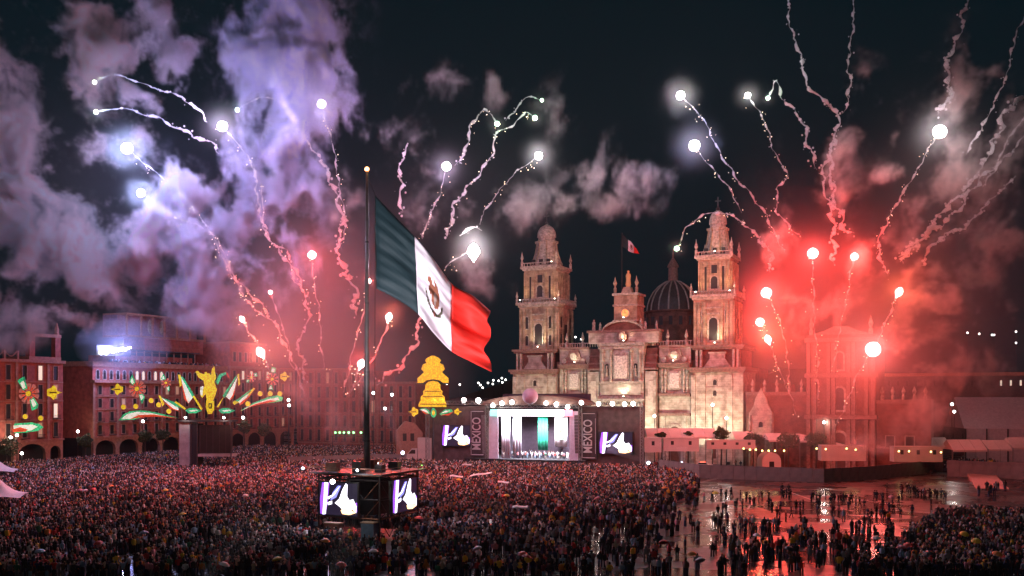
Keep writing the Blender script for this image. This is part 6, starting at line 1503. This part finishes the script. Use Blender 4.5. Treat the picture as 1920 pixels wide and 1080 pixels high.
_g = t.nodes.new('ShaderNodeTexGradient'); _g.gradient_type = 'SPHERICAL'; _q = t.nodes.new('ShaderNodeMath'); _q.operation = 'POWER'; _q.inputs[1].default_value = 6.0; _p = t.nodes.new('ShaderNodeMath'); _p.operation = 'MULTIPLY'; _p.inputs[1].default_value = .065
t.links.new(_tc.outputs['Generated'], _m.inputs[0]); t.links.new(_m.outputs[0], _g.inputs[0]); t.links.new(_g.outputs['Fac'], _q.inputs[0]); t.links.new(_q.outputs[0], _p.inputs[0]); t.links.new(_p.outputs[0], _v.inputs['Density']); t.links.new(_v.outputs[0], _o.inputs['Volume'])
HALO.cycles.volume_step_rate = .35
HALOS = [(9.0, HALO)]
for _r, _d in ():
    _h = HALO.copy(); _h.name = 'smoke_glow_halo_inner'; [n for n in _h.node_tree.nodes if n.type == 'PRINCIPLED_VOLUME'][0].inputs['Density'].default_value = _d; HALOS.append((_r, _h))
SPARK = E('hot_spark', (1, .75, .5), 7)
for i, (px, py, D, rp, col, W, tr, wpx, lab) in enumerate(FW):
    o = P(px, py, D); root = empty('firework', tuple(o), 0, lab, 'firework', 'fireworks over the square')
    rr = rp*D/F
    hot = (1,.93,.93) if col == PINKW else tuple(.35*c + .65 for c in col) if col not in (GRN, YG) else tuple(.55*c+.45 for c in col)
    m = MB()
    d = (P(*tr[0], D) - o).normalized()
    st = 2.2 if wpx[0] >= 4 else (2.0 if i == 15 else 1.0)
    if i == 15: d = Vector((0, 0, -1))
    k = 10
    pts = [d*(rr*(-1 + (1+st)*(j/k))) for j in range(k+1)]
    rd = [rr*max(.05, math.sin(math.pi*min(1, (j+.0)/k))**.6*(1 if j < k*.5 or st == 1 else 1-(j/k-.5)*1.5)) for j in range(k+1)]
    m.tube(pts, rd, 12)
    m.build('flare', E('flare_%.2f_%.2f_%.2f' % col, hot, 9 if rp > 5 else 6), root, smooth=True)
    lamp('POINT', (0, 0, 0), W*((2.6 if px < 760 else 1.1) if col in (RED, ORNG, PINKW) else 1.7 if px < 620 else .8), col, root, rr*1.15, 'flare_light')
    to, wp = trail(root, o, [(px, py)] + tr, D, wpx, 100+i)
    if rp >= 4:
        for hr, hm__ in HALOS: MB().ball((0,0,0), hr*rr, 18).build('smoke_glow_halo', hm__, root)
    # glowing sparks dropped along the trail of the bigger ones
    if rp >= 5:
        ms = MB(); r = random.Random(i)
        nn = len(wp)
        for j in range(int(6 + nn*.30)):
            t = int(nn*r.random()**1.5); t = min(t, nn-1)
            c = wp[t] - o + Vector((r.gauss(0, .55), r.gauss(0, .4), r.gauss(0, .5) - .4))
            s = r.uniform(.03, .085); ms.ball(c, s, 4)
        ms.build('sparks', SPARK, root, kind='stuff')
for i, (tr, D, wpx, lab) in enumerate(LOOSE):
    o = P(*tr[0], D)
    t, _ = trail(None, o, tr, D, wpx, 300+i); t.location = o
    props(t, lab, 'smoke trail', 'smoke trails left by burnt out rockets')

# ------------------------------------------------------------------ smoke clouds: density computed on a grid, turned into a real volume
def fbm(X, Y, Z, scale, octs, seed, billow=False):
    r = np.random.default_rng(seed); N = 48
    out = np.zeros(X.shape, np.float32); amp = 1.0; tot = 0
    for o in range(octs):
        g = r.random((N, N, N), dtype=np.float32)
        s = scale * 2**o
        xs, ys, zs = X*s + 11.3*o, Y*s + 5.1*o, Z*s + 7.7*o
        xi, yi, zi = np.floor(xs).astype(np.int32), np.floor(ys).astype(np.int32), np.floor(zs).astype(np.int32)
        fx, fy, fz = xs-xi, ys-yi, zs-zi
        fx = fx*fx*(3-2*fx); fy = fy*fy*(3-2*fy); fz = fz*fz*(3-2*fz)
        xi %= N; yi %= N; zi %= N; x1 = (xi+1) % N; y1 = (yi+1) % N; z1 = (zi+1) % N
        c = ((g[xi,yi,zi]*(1-fx)+g[x1,yi,zi]*fx)*(1-fy) + (g[xi,y1,zi]*(1-fx)+g[x1,y1,zi]*fx)*fy)*(1-fz) + \
            ((g[xi,yi,z1]*(1-fx)+g[x1,yi,z1]*fx)*(1-fy) + (g[xi,y1,z1]*(1-fx)+g[x1,y1,z1]*fx)*fy)*fz
        if billow: c = 1-np.abs(2*c-1)*1.6
        out += amp*c.astype(np.float32); tot += amp; amp *= .60
    return out/tot
def smoke(name, label, D, depth, box, vox, blobs, gaps, dens, seed, col, thr=.5, kind='stuff', mist=0.0, mists=(), col2=None, xr=None):
    """box and blobs are outlined from where the photo shows smoke, given at distance D"""
    a = P(box[0], box[3], D); b = P(box[2], box[1], D)
    lo = np.array([a.x, D-depth/2, a.z]); hi = np.array([b.x, D+depth/2, b.z])
    n = np.ceil((hi-lo)/vox).astype(int)+1; hi = lo + (n-1)*vox
    ax = [lo[i] + np.arange(n[i])*vox for i in range(3)]
    X, Y, Z = [q.astype(np.float32) for q in np.meshgrid(*ax, indexing='ij')]
    w1 = fbm(X, Y, Z, .07, 3, seed+1)-.5; w2 = fbm(X, Y, Z, .07, 3, seed+2)-.5
    Xw, Zw = X + w1*14, Z + w2*14
    B = np.zeros(X.shape, np.float32)
    for bl in blobs:
        px, py, rx, ry, s = bl[:5]; dy = bl[5] if len(bl) > 5 else 0
        c = P(px, py, D); sx, sz = rx*D/F, ry*D/F
        B = np.maximum(B, s*np.exp(-(((Xw-c.x)/sx)**2 + ((Zw-c.z)/sz)**2 + ((Y-D-dy)/(depth*.24))**2)))
    for px, py, rx, ry in gaps:
        c = P(px, py, D); B *= 1 - .9*np.exp(-(((Xw-c.x)/(rx*D/F))**2 + ((Zw-c.z)/(ry*D/F))**2))
    M_ = np.zeros(X.shape, np.float32)
    for px, py, rx, ry, s_ in mists:
        c = P(px, py, D); M_ += s_*np.exp(-(((X-c.x)/(rx*D/F))**2 + ((Z-c.z)/(ry*D/F))**2 + ((Y-D)/(depth*.35))**2))
    w3 = fbm(X+w1*8, Y*.5, Z*.8, .28, 3, seed+6)-.5; w4 = fbm(X, Y*.5, Z*.8+w2*8, .28, 3, seed+7)-.5
    nz = fbm(X + w2*14 + w3*5, Y*.42, Z*.72 + w1*14 + w4*5, .12, 6, seed+3)
    bil = fbm(X+w1*14+w4*4, Y*.5, Z*.8+w2*14+w3*4, .15, 5, seed+4, True)
    rdg = 1-np.abs(fbm(X+w3*6+w1*10, Y*.45, Z*.6+w4*6+w2*10, .34, 4, seed+5)-.5)*7
    nz = (nz-.5)*1.7+.5 + (bil-.45)*.75
    q_ = np.clip((nz + (B-.75)*.55 - thr)/.24, 0, 1)
    d = np.clip(B, 0, 1)*q_*q_*(3-2*q_)*np.clip(.12+1.5*np.clip(rdg, 0, 1)**1.5, 0, 1.5)
    d += mist*M_/max(dens, 1e-6)
    for q, e in ((X, 0), (Y, 1), (Z, 2)):
        edge = np.minimum(q-lo[e], hi[e]-q); d *= np.clip(edge/4, 0, 1)
    d = (d*dens*100 + .002).astype(np.float32)   # the shader divides by 100 again
    me = bpy.data.meshes.new(name); me.vertices.add(d.size)
    at = me.attributes.new('dens', 'FLOAT', 'POINT'); at.data.foreach_set('value', d.ravel())
    ob = link(name, me); props(ob, label, None, None, kind)
    vm = bpy.data.materials.new(name + '_material'); vm.use_nodes = True; t = vm.node_tree; t.nodes.clear()
    out = t.nodes.new('ShaderNodeOutputMaterial'); pv = t.nodes.new('ShaderNodeVolumePrincipled')
    pv.inputs['Color'].default_value = (*col, 1); pv.inputs['Density'].default_value = .01; pv.inputs['Anisotropy'].default_value = .1
    if col2:   # pink light at left, violet at right, put into the smoke colour
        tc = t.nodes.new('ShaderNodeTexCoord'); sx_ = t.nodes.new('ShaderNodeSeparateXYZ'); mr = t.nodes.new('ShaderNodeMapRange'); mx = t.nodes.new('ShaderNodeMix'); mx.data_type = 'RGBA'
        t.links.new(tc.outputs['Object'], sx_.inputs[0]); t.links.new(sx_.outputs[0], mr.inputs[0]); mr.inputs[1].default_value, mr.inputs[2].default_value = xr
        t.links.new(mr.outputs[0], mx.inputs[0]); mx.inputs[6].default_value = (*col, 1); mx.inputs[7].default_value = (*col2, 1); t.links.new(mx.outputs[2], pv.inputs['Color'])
    t.links.new(pv.outputs[0], out.inputs['Volume'])
    g = bpy.data.node_groups.new(name + '_grid', 'GeometryNodeTree')
    g.interface.new_socket('Geometry', in_out='INPUT', socket_type='NodeSocketGeometry')
    g.interface.new_socket('Geometry', in_out='OUTPUT', socket_type='NodeSocketGeometry')
    N = g.nodes.new; L = g.links.new
    gi, go = N('NodeGroupInput'), N('NodeGroupOutput')
    vc = N('GeometryNodeVolumeCube')
    vc.inputs['Min'].default_value = tuple(lo); vc.inputs['Max'].default_value = tuple(hi)
    for i, k in enumerate('XYZ'): vc.inputs['Resolution '+k].default_value = int(n[i])
    pos = N('GeometryNodeInputPosition'); sep = N('ShaderNodeSeparateXYZ'); L(pos.outputs[0], sep.inputs[0])
    def mth(op, a, b=None):
        q = N('ShaderNodeMath'); q.operation = op
        for s_, v in ((0, a), (1, b)):
            if v is None: continue
            if isinstance(v, (int, float)): q.inputs[s_].default_value = v
            else: L(v, q.inputs[s_])
        return q.outputs[0]
    idx = [mth('ROUND', mth('DIVIDE', mth('SUBTRACT', sep.outputs[i], float(lo[i])), float(vox))) for i in range(3)]
    # integer arithmetic keeps indices above 2^24 exact
    def im(op, a, b):
        q = N('FunctionNodeIntegerMath'); q.operation = op
        for s_, v in ((0, a), (1, b)):
            if isinstance(v, int): q.inputs[s_].default_value = v
            else: L(v, q.inputs[s_])
        return q.outputs[0]
    ii = im('ADD', im('MULTIPLY', im('ADD', im('MULTIPLY', idx[0], int(n[1])), idx[1]), int(n[2])), idx[2])
    sa = N('GeometryNodeSampleIndex'); sa.data_type = 'FLOAT'; sa.domain = 'POINT'; sa.clamp = True
    na = N('GeometryNodeInputNamedAttribute'); na.data_type = 'FLOAT'; na.inputs['Name'].default_value = 'dens'
    L(gi.outputs[0], sa.inputs['Geometry']); L(na.outputs[0], sa.inputs['Value']); L(ii, sa.inputs['Index'])
    L(sa.outputs[0], vc.inputs['Density'])
    sm = N('GeometryNodeSetMaterial'); sm.inputs['Material'].default_value = vm
    L(vc.outputs[0], sm.inputs[0]); L(sm.outputs[0], go.inputs[0])
    md = ob.modifiers.new('volume', 'NODES'); md.node_group = g
    return ob
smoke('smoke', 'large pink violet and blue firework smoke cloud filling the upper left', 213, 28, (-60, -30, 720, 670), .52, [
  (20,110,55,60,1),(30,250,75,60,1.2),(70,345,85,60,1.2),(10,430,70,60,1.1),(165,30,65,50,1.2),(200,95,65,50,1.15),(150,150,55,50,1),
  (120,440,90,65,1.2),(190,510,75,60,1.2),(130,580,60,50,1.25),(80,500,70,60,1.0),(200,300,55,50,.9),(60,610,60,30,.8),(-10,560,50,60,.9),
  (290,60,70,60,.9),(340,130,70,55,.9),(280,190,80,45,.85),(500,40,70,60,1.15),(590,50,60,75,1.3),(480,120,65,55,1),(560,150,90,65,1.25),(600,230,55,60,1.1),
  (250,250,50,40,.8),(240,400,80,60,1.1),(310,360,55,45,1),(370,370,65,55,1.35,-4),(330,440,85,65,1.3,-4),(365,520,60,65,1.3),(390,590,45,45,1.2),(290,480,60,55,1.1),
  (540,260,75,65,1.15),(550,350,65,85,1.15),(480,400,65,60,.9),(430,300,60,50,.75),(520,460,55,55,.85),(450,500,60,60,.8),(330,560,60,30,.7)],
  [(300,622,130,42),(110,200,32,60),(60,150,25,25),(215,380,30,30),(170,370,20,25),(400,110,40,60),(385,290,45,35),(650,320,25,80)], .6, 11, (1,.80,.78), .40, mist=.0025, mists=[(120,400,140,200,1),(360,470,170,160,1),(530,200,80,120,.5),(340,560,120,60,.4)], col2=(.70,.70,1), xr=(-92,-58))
smoke('smoke', 'thin grey smoke wisps drifting behind the big flag and above the left bell tower', 206, 22, (610, 110, 1290, 600), .6, [
  (640,380,30,60,.9),(650,480,30,60,.9),(720,240,60,30,.75),(800,170,80,30,.7),(945,185,25,30,.95),(790,300,80,60,.65),(800,400,60,50,.65),(905,510,60,50,.8),
  (1110,325,45,32,1.15),(1050,370,85,28,1.1),(1190,335,60,26,1.1),(970,388,70,28,1.0),(1150,375,75,24,.95),(890,400,50,40,.7),(1040,220,25,40,.5)],
  [], .11, 21, (.92,.88,.88), .36, mist=.002, mists=[(850,380,150,120,1)])
smoke('smoke', 'red lit firework smoke billowing around the side church on the right', 214, 26, (1360, 40, 1960, 870), .66, [
  (1790,120,35,60,.95),(1770,200,35,40,.95),(1830,160,45,25,.9),(1680,230,25,40,.8),(1900,250,40,60,.9),(1600,160,22,60,.75),(1880,430,50,60,.85),(1790,330,60,50,1),
  (1560,300,35,70,.8),(1580,400,40,60,.8),(1670,330,35,25,.95),(1760,400,60,50,.8),(1690,480,70,60,.9),(1750,560,80,70,1),(1700,620,80,60,1),
  (1740,720,55,60,1.15,-4),(1720,780,50,50,1.1,-4),(1600,600,80,60,.8),(1520,600,60,70,.7),(1800,500,70,70,.75),(1900,600,30,25,1),(1830,620,60,50,.7),
  (1900,330,50,60,.7),(1840,330,50,50,.7),(1450,450,60,60,.6),(1590,830,50,25,1.1,-6),(1840,700,50,40,.7)],
  [(1840,560,30,30)], .20, 31, (.98,.84,.82), .40, mist=.012, mists=[(1500,600,150,160,1),(1620,690,180,150,1.2),(1780,600,160,180,.9),(1480,740,130,90,.9),(1800,360,130,130,.35)])
smoke('smoke', 'red lit launch smoke drifting behind the flagpole and over the far roofs', 203, 26, (380, 330, 900, 870), .7, [
  (620,800,60,35,1.1),(700,770,60,35,1.0),(590,760,50,40,.8),(660,720,50,40,.7),(640,400,35,80,.8),(650,520,40,70,.8),(600,640,80,60,.6)], [], .09, 41, (.95,.9,.88), .50, mist=.019, mists=[(600,560,120,130,1),(640,700,150,90,1.2),(500,640,80,80,.9)])
# ------------------------------------------------------------------ haze
hm = bpy.data.materials.new('haze_material'); hm.use_nodes = True; t = hm.node_tree; t.nodes.clear()
out = t.nodes.new('ShaderNodeOutputMaterial'); pv = t.nodes.new('ShaderNodeVolumePrincipled')
pv.inputs['Color'].default_value = (.9, .88, .88, 1); pv.inputs['Density'].default_value = .00005; pv.inputs['Anisotropy'].default_value = 0.0
t.links.new(pv.outputs[0], out.inputs['Volume'])
MB().box(-330, 330, -30, 780, -1.5, 135).build('haze', hm, kind='stuff')
